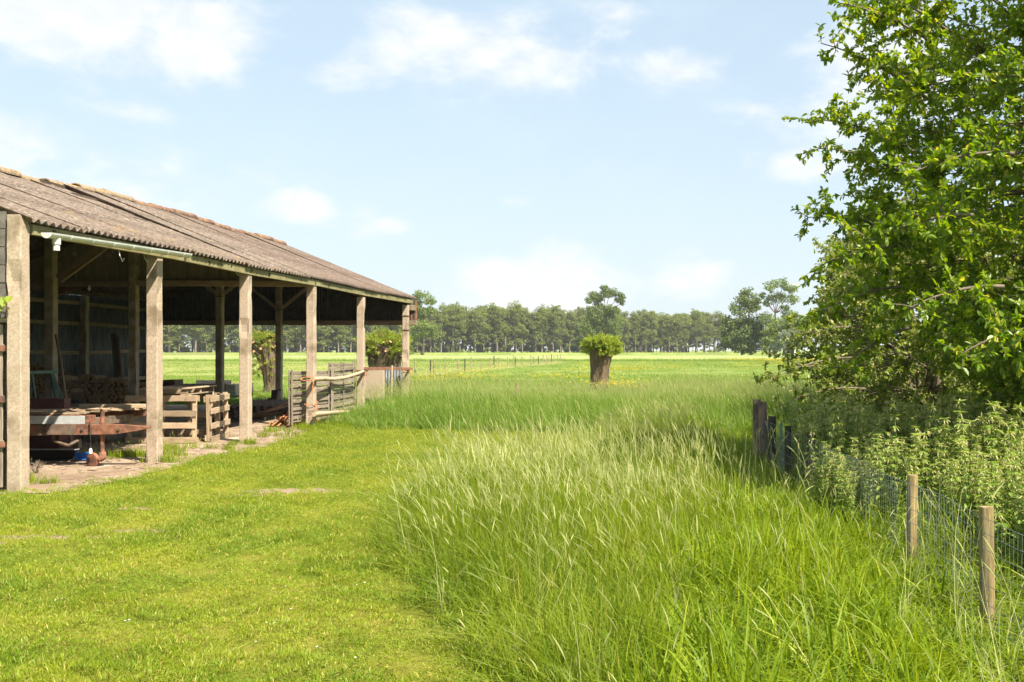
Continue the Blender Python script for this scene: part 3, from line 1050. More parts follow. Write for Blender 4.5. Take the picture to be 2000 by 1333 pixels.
LOGS = [log_mesh(.42, .058) for _ in range(14)]
PL = solid('log_split', (.23, .15, .085), (.36, .25, .15), 16, (.14, .09, .06), 7, .55, .7, .95, .7, 45)
for me in LOGS[5:]:
    me.materials[0] = PL


def stack(label, x0, x1, y, top, name='firewood_stack', group=None, z0=0.0):
    t = thing(name, ((x0 + x1) / 2, y, 0), label, 'firewood', group)
    z = z0 + .05
    row = 0
    while True:
        x = x0 + (row % 2) * .055 + .05
        any_ = False
        while x < x1:
            h = top((x - x0) / (x1 - x0))
            if z < h:
                any_ = True
                o = link('log', rnd.choice(LOGS), None, t, Matrix.Translation((x + rnd.uniform(-.01, .01), y + rnd.uniform(-.05, .04), z + rnd.uniform(-.008, .008))) @ Matrix.Rotation(rnd.uniform(0, 6.28), 4, 'Y') @ Matrix.Rotation(rnd.uniform(-.05, .05), 4, 'Z') @ Matrix.Scale(rnd.uniform(.85, 1.15), 4))
            x += .112
        z += .086
        row += 1
        if not any_:
            break
    return t


stack('neat stack of split firewood with its end squared off', -13.05, -11.35, 22.6, lambda t: 1.03 - .24 * t ** 2 + .02 * math.sin(t * 9))
stack('taller heap of firewood behind the green trestle', -13.3, -12.35, 21.45, lambda t: 1.38 - .42 * t)
# logs laid across at the stack's end
t = thing('firewood_stack', (-11.2, 22.7, 0), 'firewood laid crosswise at the end of the neat stack', 'firewood')
for r_ in range(8):
    for k in range(2):
        link('log', rnd.choice(LOGS), None, t, Matrix.Translation((-11.32 + r_ * .004, 22.55 + k * .14, .06 + r_ * .098)) @ Matrix.Rotation(-1.57 + rnd.uniform(-.1, .1), 4, 'Z') @ Matrix.Rotation(rnd.uniform(0, 6.28), 4, 'Y') @ Matrix.Scale(.8, 4))
# loose logs on the floor
for k in range(12):
    o = link('log', rnd.choice(LOGS), None, None, Matrix.Translation((rnd.uniform(-12.2, -10.6), rnd.uniform(21.4, 22.2), .06 + .09 * (k % 2))) @ Matrix.Rotation(rnd.uniform(0, 6.28), 4, 'Z') @ Matrix.Rotation(rnd.uniform(-.2, .2), 4, 'X') @ Matrix.Rotation(rnd.uniform(0, 6.28), 4, 'Y'))
    tag(o, 'loose split log lying on the floor before the neat firewood stack', 'log', 'loose split logs before the firewood stack')
chips = MB()
for k in range(900):
    x, y = rnd.uniform(-11.5, -6.9), rnd.uniform(12.2, 27)
    a, l_, w_ = rnd.uniform(0, 3.14), rnd.uniform(.02, .09), rnd.uniform(.004, .02)
    c, s_ = math.cos(a), math.sin(a)
    z = .018 + rnd.uniform(0, .012)
    vs = [(x + c * i * l_ - s_ * j * w_, y + s_ * i * l_ + c * j * w_, z + q) for q in (0, .006) for i, j in ((-1, -1), (1, -1), (1, 1), (-1, 1))]
    chips.add(vs, [(4, 5, 6, 7), (0, 1, 5, 4), (1, 2, 6, 5), (2, 3, 7, 6), (3, 0, 4, 7)])
tag(chips.build('bark_litter', 'timber_old'), kind='stuff')
# leaning boards by the back wall
for (a, b, lab, mk, wd) in ((P(222, 652, 26.9), P(237, 762, 26.0), 'dark plank leaning on the corrugated wall, taller one', 'timber_dark', .14),
                            (P(229, 655, 26.9), P(243, 757, 26.1), 'narrow brown plank leaning beside the dark plank', 'timber_old', .09),
                            (P(238, 735, 26.0), P(226, 765, 25.2), 'short board propped against the leaning planks', 'timber_old', .12)):
    b = Vector((b.x, b.y, .02))
    tag(plank('leaning_plank', b, a, wd, .05, mk, None, up=(.3, -1, .2)), lab, 'plank')
# heavy beams stacked on short logs
for i, (a, b, wd, ht, lab) in enumerate(((P(226, 764, 23.6), P(344, 766, 23.4), .24, .24, 'thick weathered beam lying in front of the corrugated wall'),
                                         (P(258, 752, 23.8), P(350, 748, 22.6), .2, .15, 'slanting weathered beam resting on top of the thick one'),
                                         (P(226, 780, 23.2), P(320, 782, 23.2), .26, .2, 'lower weathered beam beneath the thick one'))):
    tag(plank('timber_beam', a, b, wd, ht, 'timber_grey', None, rough=.02), lab, 'beam')
for (px, lab) in ((246, 'stubby log stand under the beams, nearer the firewood'), (312, 'stubby log stand under the beams, nearer the pallets')):
    q = P(px, 790, 23.2)
    tag(MB().tube([(q.x, q.y, 0), (q.x, q.y, .34)], .11, 10, jit=.06).build('log_stand', 'log_bark'), lab, 'log')

# plastic-wrapped bundle
nx, nz = 26, 12
V, Fc = [], []
bx0, bx1 = -9.95, -8.75
for j in range(nz + 1):
    ph = math.pi * (j / nz - .5)
    for i in range(nx):
        q = 2 * math.pi * i / nx
        cx_, sx_ = math.cos(q), math.sin(q)
        p = .55
        ex = math.copysign(abs(cx_) ** p, cx_) * max(.02, math.cos(ph)) ** .45
        ey = math.copysign(abs(sx_) ** p, sx_) * max(.02, math.cos(ph)) ** .45
        ez = math.copysign(abs(math.sin(ph)) ** .6, math.sin(ph))
        nn = noise.noise(Vector((ex * 3, ey * 3, ez * 3))) * .05 + noise.noise(Vector((ex * 8, ey * 8, ez * 7))) * .025
        V.append((-9.35 + ex * (.58 + nn), 17.9 + ey * (.42 + nn), .26 + ez * (.25 + nn * .6) + ex * .02))
for j in range(nz):
    for i in range(nx):
        Fc.append((j * nx + i, j * nx + (i + 1) % nx, (j + 1) * nx + (i + 1) % nx, (j + 1) * nx + i))
tag(link('wrapped_bundle', mesh_np('wrapped_bundle', V, Fc, smooth=True), 'tarp'), 'bundle wrapped in grey crumpled plastic behind the trailer', 'bundle')
t = thing('red_crate', (-10.0, 16.4, 0), 'dark red crate on the floor under the trailer deck', 'crate')
MB().box((-10.35, 16.25, .02), (-9.55, 16.7, .3)).build('body', 'maroon', t)
MB().box((-10.37, 16.23, .3), (-9.53, 16.72, .33)).build('rim', 'rust', t)


# pallets
def pallet(label, mtx, mat='timber_pale', L=1.2, Wd=.8):
    t = thing('pallet', (0, 0, 0), label, 'pallet', 'wooden pallets stood into a box')
    t.matrix_basis = mtx
    for x in (-L / 2 + .05, 0, L / 2 - .05):
        me = plank_mesh('stringer', Wd, .05, .08)
        o = link('stringer', me, mat)
        o.parent = t
        o.matrix_basis = frame((x, 0, 0), (0, 1, 0), (0, 0, 1))
    for y in (-.36, -.13, .10, .34):
        for z in (.052, -.052):
            if z < 0 and abs(y) < .2:
                continue
            me = plank_mesh('deck_board', L + rnd.uniform(-.02, .02), .1, .022, 0, .006)
            o = link('deck_board', me, mat)
            o.parent = t
            o.matrix_basis = frame((0, y + rnd.uniform(-.02, .02), z), (1, 0, rnd.uniform(-.008, .008)), (0, 0, 1))
    if mat == 'timber_pale':
        me = plank_mesh('cross_board', 1.0, .07, .02)
        o = link('cross_board', me, mat)
        o.parent = t
        o.matrix_basis = frame((-.2, 0, -.075), (.55, .8, 0), (0, 0, 1))
    return t


c0 = Vector((-7.88, 17.42, 0))
# front one: local x along world -x, local y up, face toward the camera
pallet('pale pallet standing upright, facing the lawn between two posts', Matrix.Translation(c0 + Vector((-.60, 0, .43))) @ frame((0, 0, 0), (1, .02, 0), (0, -1, .03)))
pallet('pallet standing on edge as the side of the pallet box', Matrix.Translation(c0 + Vector((.02, .75, .43))) @ frame((0, 0, 0), (-.16, 1, 0), (1, .16, .02)))
pallet('pallet laid flat on top of the pallet box', Matrix.Translation(c0 + Vector((-.62, .62, .89))) @ frame((0, 0, 0), (1, .03, .01), (0, 0, 1)) @ Matrix.Rotation(1.57, 4, 'Z'), 'timber_pale')
t = thing('pallet', (0, 0, 0), 'weathered pallet standing at the back of the pallet box', 'pallet', 'wooden pallets stood into a box')
for z in (.1, .42, .75):
    plank('deck_board', (-9.2, 18.62, z), (-8.05, 18.66, z), .022, .1, 'timber_old', t, up=(0, 0, 1))
for x in (-9.15, -8.6, -8.1):
    plank('stringer', (x, 18.7, .02), (x, 18.72, .82), .07, .08, 'timber_old', t)

# dark tipping cart in the field behind
t = thing('farm_cart', (-13.8, 31, 0), 'dark low farm cart with panelled sides standing in the grass behind the barn', 'cart')
a, b = P(350, 752, 31), P(443, 779, 31)
MB().box((a.x, 31.0, b.z), (b.x, 31.05, a.z)).build('side_panel', 'sheet_black', t)
MB().box((a.x - .4, 33.0, b.z + .05), (b.x - .72, 33.05, a.z + .08)).build('side_panel', 'sheet_black', t)
MB().box((a.x, 31.05, b.z), (b.x, 33.0, b.z + .06)).build('bed', 'rust_dark', t)
MB().box((b.x - .05, 31.05, b.z), (b.x, 33.0, a.z)).build('end_panel', 'sheet_black', t)
for px in (351, 383, 417, 441):
    q = P(px, 752, 30.99)
    MB().box((q.x - .035, 30.96, b.z - .03), (q.x + .035, 30.998, a.z + .02)).build('stake', 'rust_dark', t)
MB().box((a.x, 30.97, a.z), (b.x, 31.06, a.z + .035)).build('top_rail', 'rust_dark', t)
for px in (380, 425):
    q = P(px, 780, 31.2)
    wh = MB().tube([(q.x, 31.1, .2), (q.x, 31.25, .2)], .21, 16).build('wheel', 'black_plastic', t)
    MB().tube([(q.x, 31.08, .2), (q.x, 31.27, .2)], .1, 10).build('rim', 'rust_dark', wh)

# boards leaning on the far mid post
for (pt, pb, wd, mk, lab) in ((P(540, 762, 28.5), P(537, 800, 28.2), .26, 'timber_dark', 'wide dark board leaning on the far inner post'),
                              (P(546, 764, 28.4), P(540, 802, 28.0), .09, 'timber_pale', 'narrow pale board leaning on the far inner post'),
                              (P(531, 778, 28.3), P(526, 801, 28.0), .22, 'timber_dark', 'short dark board beside the far inner post')):
    pb = Vector((pb.x, pb.y, .03))
    tag(plank('leaning_board', pb, pt, wd, .03, mk, None, up=(.1, -1, .1)), lab, 'board')
# old corrugated roofing sheets piled on the floor
me = corr_mesh('sheet', 6, 1.7, .17, .03, .008)
t = thing('sheet_pile', (-9.2, 23.5, 0), 'pile of old corrugated sheets on the barn floor behind the woven fence', 'sheet pile')
for k in range(5):
    link('sheet', me, 'roof_brown', t, Matrix.Translation((-9.6 + k * .12, 22.6 + k * .1, .12 + .05 * k)) @ Matrix.Rotation(-.12 + .06 * k, 4, 'Z') @ Matrix.Rotation(.04 * (k % 3), 4, 'X'))
t = thing('rusty_pipe', (-7.9, 21.0, 0), 'thick rusty pipe leaning out of the brick heap', 'pipe')
MB().tube([P(564, 838, 21.0), P(583, 797, 21.6)], .085, 12).build('barrel', 'rust', t)
MB().tube([P(583, 797, 21.6), P(585, 793, 21.66)], [.085, .05], 12).build('cap', 'rust', t)
brick = MB().box((-.1, -.05, -.032), (.1, .05, .032))
bme = bpy.data.meshes.new('brick')
bme.from_pydata(brick.v, [], brick.f)
bme.materials.append(M['brick'])
t = thing('brick_heap', (-7.7, 21.6, 0), 'heap of broken orange bricks at the foot of the rusty pipe', 'brick heap')
for k in range(70):
    q, d = rnd.uniform(0, 6.28), rnd.uniform(0, 1) ** .7
    x, y = -7.75 + d * .45 * math.cos(q), 21.75 + d * .6 * math.sin(q)
    z = max(.03, (1 - d) * .36 * rnd.uniform(.5, 1.1))
    link('brick', bme, None, t, Matrix.Translation((x, y, z)) @ Matrix.Rotation(rnd.uniform(0, 6), 4, 'Z') @ Matrix.Rotation(rnd.uniform(-.6, .6), 4, 'X') @ Matrix.Rotation(rnd.uniform(-.5, .5), 4, 'Y') @ Matrix.Scale(rnd.uniform(.7, 1.1), 4))
# rubble and chips on the barn floor
rub = MB()
for k in range(420):
    r_ = rnd.random()
    if r_ < .5:
        y = rnd.uniform(12, 22)
        x = -6.95 + rnd.gauss(-.15, .22) - (y > 19) * .15
    else:
        x, y = rnd.uniform(-11, -7), rnd.uniform(15, 28)
    s_ = rnd.uniform(.008, .03) * (1 if rnd.random() < .93 else 1.7)
    b = Vector((x, y, s_ * .3))
    vs = [b + Vector((rnd.uniform(.6, 1) * s_ * cx_, rnd.uniform(.6, 1) * s_ * cy_, cz_ * s_ * .6)) for cx_, cy_, cz_ in ((1, 0, 0), (-1, 0, 0), (0, 1, 0), (0, -1, 0), (0, 0, 1), (0, 0, -1))]
    rub.add(vs, [(0, 2, 4), (2, 1, 4), (1, 3, 4), (3, 0, 4), (2, 0, 5), (1, 2, 5), (3, 1, 5), (0, 3, 5)])
tag(rub.build('rubble', 'rubble'), kind='stuff')
# wood debris along the far floor
for k, (x, y, z, ln, r_, lab) in enumerate(((-9.3, 25.2, .1, 1.5, .5, 'long dark timber lying on the floor behind the second post'), (-8.6, 24.4, .08, 1.2, -.4, 'dark timber lying on the floor near the brick heap'), (-10.1, 26.4, .14, 1.3, .2, 'dark timber lying below the boards at the far inner post'))):
    tag(plank('floor_timber', (x - ln / 2 * math.cos(r_), y - ln / 2 * math.sin(r_), z), (x + ln / 2 * math.cos(r_), y + ln / 2 * math.sin(r_), z), .16, .14, 'timber_dark', None, rough=.02), lab, 'timber')


# woven fence panels between the third and fourth bay posts
def woven(label, a, b, z0, z1, nsl, nb):
    t = thing('woven_panel', ((a[0] + b[0]) / 2, (a[1] + b[1]) / 2, 0), label, 'fence panel', 'woven panels tied between the barn posts')
    a, b = Vector((*a, 0)), Vector((*b, 0))
    d = (b - a)
    L = d.length
    d.normalize()
    out = Vector((d.y, -d.x, 0))
    if out.x < 0:
        out = -out
    dz = (z1 - z0) / nsl
    for i in range(nsl):
        z = z0 + dz * (i + .5)
        s_ = .014 if i % 2 else -.014
        dr = rnd.uniform(-.012, .012)
        p0, p1 = a + Vector((0, 0, z + dr)) + out * s_, b + Vector((0, 0, z - dr)) + out * s_
        o = plank('slat', p0, p1, .009, dz * rnd.uniform(.84, .97), 'timber_grey', t, rough=.006)
    for i in range(nb + 1):
        p = a + d * (L * i / nb)
        for s_ in ((-.03,) if 0 < i < nb else (-.03, .03)):
            plank('batten', p + out * s_ + Vector((0, 0, z0 - .03)), p + out * s_ + Vector((0, 0, z1 + .03)), .05, .022, 'timber_grey', t, up=out)
        if 0 < i < nb:
            plank('batten', p + out * .03 + Vector((0, 0, z0)), p + out * .03 + Vector((0, 0, z1 + .02)), .04, .018, 'timber_grey', t, up=out)


woven('weathered woven fence panel beside the third bay post, lower top edge', (-7.44, 20.6), (-7.18, 22.35), .12, 1.16, 13, 2)
woven('weathered woven fence panel with a higher top edge, against the rusty-topped post', (-7.16, 22.2), (-7.25, 24.2), .10, 1.30, 15, 2)
pts = [P(591, 741, 20.7), P(618, 740, 21.3), P(640, 741, 22.0), P(660, 738, 22.8), P(680, 731, 23.7), P(703, 722, 24.6)]
pts = [Vector((-7.03, p.y, p.z)) for p in pts]
tag(MB().tube(pts, [.05, .05, .046, .042, .038, .034], 8, jit=.05).build('branch_rail', 'timber_pale'), 'crooked peeled branch tied across the woven panels', 'branch')
tag(MB().tube([(-7.0, 20.7, .30), (-6.98, 21.9, .26), (-6.98, 22.9, .22)], [.05, .045, .04], 8, jit=.05).build('pole', 'timber_pale'), 'pale pole lying along the foot of the woven panels', 'pole')
# orange twine knots
for (y, z, lab) in ((24.44, 1.10, 'orange twine knotted round the rusty-topped post'), (20.97, .52, 'orange twine wound low on the third bay post'), (28.75, 1.06, 'orange twine round the last barn post'), (20.75, 1.02, 'orange twine at the branch end by the third bay post')):
    ring = []
    for k in range(13):
        q = 2 * math.pi * k / 12
        ring.append((PX + .115 * max(-1, min(1, 1.3 * math.cos(q))), y + .115 * max(-1, min(1, 1.3 * math.sin(q))), z + .04 * math.sin(q * 1.0) + rnd.uniform(-.01, .01)))
    m_ = MB().tube(ring, .008, 5, cap=False)
    for k in range(2):
        m_.tube([(PX + .12, y - .1, z), (PX + .14 + rnd.uniform(0, .08), y - .14, z - rnd.uniform(.05, .15)), (PX + .15, y - .16, z - rnd.uniform(.15, .3))], .006, 4)
    tag(m_.build('twine', 'twine'), lab, 'twine')
# rusty bar between the last two posts
tag(plank('steel_bar', (-7.0, 24.2, 1.16), (-7.02, 28.95, 1.07), .03, .075, 'rust', None, rough=.001), 'rusty flat bar tied between the last two barn posts', 'steel bar')
tag(MB().tube([(-7.0, 26.6, 0), (-6.98, 26.62, 1.2)], .028, 6).build('stake', 'timber_pale'), 'thin pale stake tied upright to the rusty bar', 'stake')
# slab and sheet behind
t = tag(MB().box((-8.95, 31.0, -.05), (-8.4, 31.2, 1.0)).build('concrete_slab', 'concrete'), 'upright mossy concrete slab in the grass beside the grey sheet', 'slab')
t = corr_mesh('metal_sheet', 6, 1.05, .09, .012, .006, seg=5)
o = link('metal_sheet', t, 'galv', None, Matrix(((1, 0, 0, -8.18), (0, .08, -1, 31.4), (0, 1, .08, .03), (0, 0, 0, 1))))
tag(o, 'grey corrugated metal sheet standing in front of the thick willow', 'metal sheet')
t = thing('blue_pipe', (-7.95, 31.3, 0), 'narrow pale blue pipe upright beside the grey sheet', 'pipe')
MB().tube([(-7.88, 31.3, 0), (-7.88, 31.3, 1.05)], .04, 8).build('tube', 'grey_paint', t)
# ------------------------------------------------------------------ vegetation
def unit(a):
    return a / np.maximum(np.linalg.norm(a, axis=-1, keepdims=True), 1e-9)


def leaves_np(o, d, n, L, wd, fold=.18, droop=.15, tint=None):
    """Folded leaves (4 triangles each): o base, d direction, n upward side."""
    N = len(o)
    d = unit(d)
    s = unit(np.cross(d, n))
    n = np.cross(s, d)
    L = np.broadcast_to(L, (N,))[:, None]
    wd = np.broadcast_to(wd, (N,))[:, None]
    def q(t, k):
        return o + d * L * t + s * wd * .5 * k + n * (wd * fold * abs(k) - L * droop * t * t)
    V = np.stack([q(0, 0), q(.28, .85), q(.66, .8), q(1, 0), q(.66, -.8), q(.28, -.85)], 1)
    b = (np.arange(N) * 6)[:, None]
    Fc = np.stack([b + np.array([0, 3, 2, 1]), b + np.array([0, 5, 4, 3])], 1).reshape(-1, 4)
    if tint is None:
        tint = rng.random(N)
    return V.reshape(-1, 3), Fc, np.repeat(tint, 6)


def rdir(N):
    return unit(rng.normal(size=(N, 3)))


class Tubes:
    """Many thin tapered tubes as one mesh of quads."""

    def __init__(s, n=5):
        s.V, s.F, s.n, s.c = [], [], n, 0

    def add(s, pts, rad):
        pts = np.asarray(pts, float)
        m_ = len(pts)
        rad = np.broadcast_to(rad, (m_,)) if np.ndim(rad) == 0 else np.asarray(rad)
        d = unit(np.gradient(pts, axis=0))
        ref = np.array([.31, .17, .93]) if abs(d[0, 2]) < .9 else np.array([.95, .2, .1])
        a = unit(np.cross(d, ref))
        b = np.cross(d, a)
        q = 2 * np.pi * np.arange(s.n) / s.n
        ring = pts[:, None] + (a[:, None] * np.cos(q)[None, :, None] + b[:, None] * np.sin(q)[None, :, None]) * rad[:, None, None]
        s.V.append(ring.reshape(-1, 3))
        for i in range(m_ - 1):
            k = np.arange(s.n)
            k2 = (k + 1) % s.n
            s.F.append(s.c + np.stack([i * s.n + k, i * s.n + k2, (i + 1) * s.n + k2, (i + 1) * s.n + k], 1))
        s.c += m_ * s.n

    def build(s, name, mat, parent=None):
        return link(name, mesh_np(name, np.concatenate(s.V), np.concatenate(s.F), smooth=True), mat, parent)


def curve3(a, b, bend, n=5):
    t = np.linspace(0, 1, n)[:, None]
    m_ = (a + b) / 2 + bend
    return (1 - t) ** 2 * a + 2 * t * (1 - t) * m_ + t ** 2 * b


def bushy_tree(name, label, cat, base, cen, rad, limbs, nbranch, ntwig, leafL, leafW, mat, lump=.28, per=70, seed=1, extra=(), zmin=.5, trunk_r=.09, keep=None, shell=(.5, 1.04), group=None):
    g = np.random.default_rng(seed)
    base, cen, rad = np.array(base, float), np.array(cen, float), np.array(rad, float)

    def crown(N, lo, hi):
        d = unit(g.normal(size=(N, 3)))
        l_ = np.array([1 + lump * (noise.noise(Vector(tuple(q * 2.1)) + Vector((seed, 0, 0))) + .6 * noise.noise(Vector(tuple(q * 4.7)))) for q in d])
        r_ = (lo ** 3 + (hi ** 3 - lo ** 3) * g.random(N)) ** (1 / 3)
        p = cen + d * rad * (l_ * r_)[:, None]
        p = p[p[:, 2] > zmin]
        return p if keep is None else p[keep(p)]

    root = thing(name, tuple(base), label, cat, group)
    nodes, limb_parts = [], []
    tw = Tubes(3)
    tr_ = Tubes(8)
    for i in range(limbs):
        q = 2 * np.pi * (i + .5 * g.random()) / limbs
        tip = cen + rad * np.array([math.cos(q) * .5 * g.uniform(.4, 1), math.sin(q) * .5 * g.uniform(.4, 1), g.uniform(-.2, .75)])
        st = base + np.array([math.cos(q), math.sin(q), 0]) * trunk_r * .7
        pts = curve3(st, tip, np.array([g.normal() * .15, g.normal() * .15, .2 * rad[2]]) * 1.0, 9)
        pts[1:-1] += g.normal(size=(7, 3)) * .03
        tr_.add(pts, np.linspace(trunk_r * .8, .022, 9))
        nodes += list(pts[3:])
    tr_.build('trunk', 'twig', root)
    nodes = np.array(nodes)
    br = Tubes(5)
    bn = []
    pts_b = crown(nbranch, .55, .9)
    for p in pts_b:
        k = np.argmin(np.linalg.norm(nodes - p, axis=1) + np.maximum(0, nodes[:, 2] - p[2]) * .8)
        a = nodes[k]
        L = np.linalg.norm(p - a)
        pts = curve3(a, p, g.normal(size=3) * L * .1 + np.array([0, 0, .12 * L]), 6)
        br.add(pts, np.linspace(.018, .007, 6))
        bn += list(pts[2:])
    for (a, b) in extra:
        a, b = np.array(a), np.array(b)
        L = np.linalg.norm(b - a)
        pts = curve3(a, b, np.array([0, 0, .12 * L]), 9)
        br.add(pts, np.linspace(.02, .005, 9))
        bn += list(pts[2:])
    br.build('branches', 'twig', root)['kind'] = 'stuff'
    bn = np.array(bn)
    tg = crown(ntwig, *shell)
    ex = []
    for (a, b) in extra:
        a, b = np.array(a), np.array(b)
        for t in np.linspace(.2, 1, 26):
            c = a + (b - a) * t + np.array([0, 0, .24 * np.linalg.norm(b - a) * t * (1 - t)])
            ex.append(c + g.normal(size=3) * np.array([.16, .16, .10]))
    if ex:
        tg = np.concatenate([tg, ex])
    LO, LD, LN = [], [], []
    for p in tg:
        dd = np.linalg.norm(bn - p, axis=1)
        a = bn[np.argmin(dd + .5 * np.maximum(0, .18 - dd))]
        v = p - a
        L = np.linalg.norm(v)
        if L > .75:
            a = p - v / L * .75
            L = .75
        outw = unit((p - cen) / rad)
        p2 = p + outw * .08
        pts = curve3(a, p2, g.normal(size=3) * L * .14, 5)
        tw.add(pts, np.linspace(.0055, .002, 5))
        nl = max(8, int(per * (L + .1)))
        t = g.random(nl) ** .7
        idx = t * 4
        i0 = np.minimum(idx.astype(int), 3)
        fr = (idx - i0)[:, None]
        pos = pts[i0] * (1 - fr) + pts[i0 + 1] * fr
        tdir = unit(pts[i0 + 1] - pts[i0])
        d = tdir * .55 + unit(g.normal(size=(nl, 3))) * .85 + np.array([0, 0, -.1])
        LO.append(pos)
        LD.append(d)
        LN.append(np.array([0, 0, 1.0]) + g.normal(size=(nl, 3)) * .6)
    tw.build('twigs', 'twig', root)['kind'] = 'stuff'
    LO, LD, LN = map(np.concatenate, (LO, LD, LN))
    N = len(LO)
    sz = g.uniform(.6, 1.15, N)
    V, Fc, tn = leaves_np(LO, LD, LN, leafL * sz, leafW * sz, .16, .2, g.random(N))
    o = link('foliage', mesh_np('foliage', V, Fc, tn), mat, root)
    o['kind'] = 'stuff'
    return root, N


# the big tree on the right, its low arm reaching out over the fence, and the shrubs behind
bushy_tree('plum_tree', 'tall leafy tree with glossy leaves overhanging the wire fence on the right', 'tree', (5.1, 11.4, 0), (5.6, 11.3, 3.75), (3.5, 2.85, 3.8), 8, 360, 8600, .074, .043, 'leaf_tree', lump=.27, per=50, seed=5, zmin=.55, trunk_r=.13, keep=lambda p: p[:, 2] > 2.2 - (p[:, 0] - 2.0) * .62,
           extra=[(P(1820, 200, 11.1), P(1604, 85, 10.7)), (P(1830, 90, 11.1), P(1634, 5, 10.7)), (P(1790, 300, 11.1), P(1606, 235, 10.8)), (P(1780, 350, 11.1), P(1612, 290, 10.8)), (P(1780, 460, 11.1), P(1578, 425, 10.9)), (P(1760, 560, 10.9), P(1590, 620, 10.6)), (P(1780, 640, 10.7), P(1640, 720, 10.3)),
                  (P(1850, 60, 10.7), P(1690, -20, 10.5)), (P(1790, 480, 10.7), P(1600, 520, 10.5)), (P(1900, 420, 9.3), P(1700, 470, 9.0)), (P(1960, 560, 8.9), P(1780, 600, 8.6)), (P(1980, 300, 9.0), P(1800, 330, 8.8)), (P(2040, 640, 8.3), P(1880, 690, 8.1))])
bushy_tree('hawthorn', 'pale green hawthorn bush with faded blossom behind the big leafy tree', 'bush', (5.0, 19.2, 0), (4.95, 19.2, 1.95), (2.25, 1.9, 2.15), 6, 170, 2800, .074, .050, 'leaf_haw', lump=.35, per=50, seed=9, zmin=.25, trunk_r=.08,
           extra=[(P(1690, 700, 17.6), P(1487, 752, 16.2)), (P(1690, 760, 17.2), P(1528, 792, 16.2)), (P(1640, 720, 17.4), P(1500, 735, 16.6)), (P(1660, 640, 17.4), P(1560, 660, 17.0))])
bushy_tree('hawthorn', 'taller pale bush standing further back, its crown above the hawthorn with the low arm', 'bush', (6.1, 24.0, 0), (6.0, 24.0, 2.6), (2.5, 2.0, 2.7), 6, 120, 1800, .10, .068, 'leaf_haw', lump=.35, per=45, seed=19, zmin=.3, trunk_r=.09)
bushy_tree('elder_bush', 'dark green bush filling the shade below the big leafy tree', 'bush', (6.2, 13.4, 0), (6.0, 13.2, 1.3), (2.1, 1.3, 1.35), 6, 90, 1300, .075, .044, 'leaf_tree', lump=.3, per=55, seed=29, zmin=.2, trunk_r=.06)


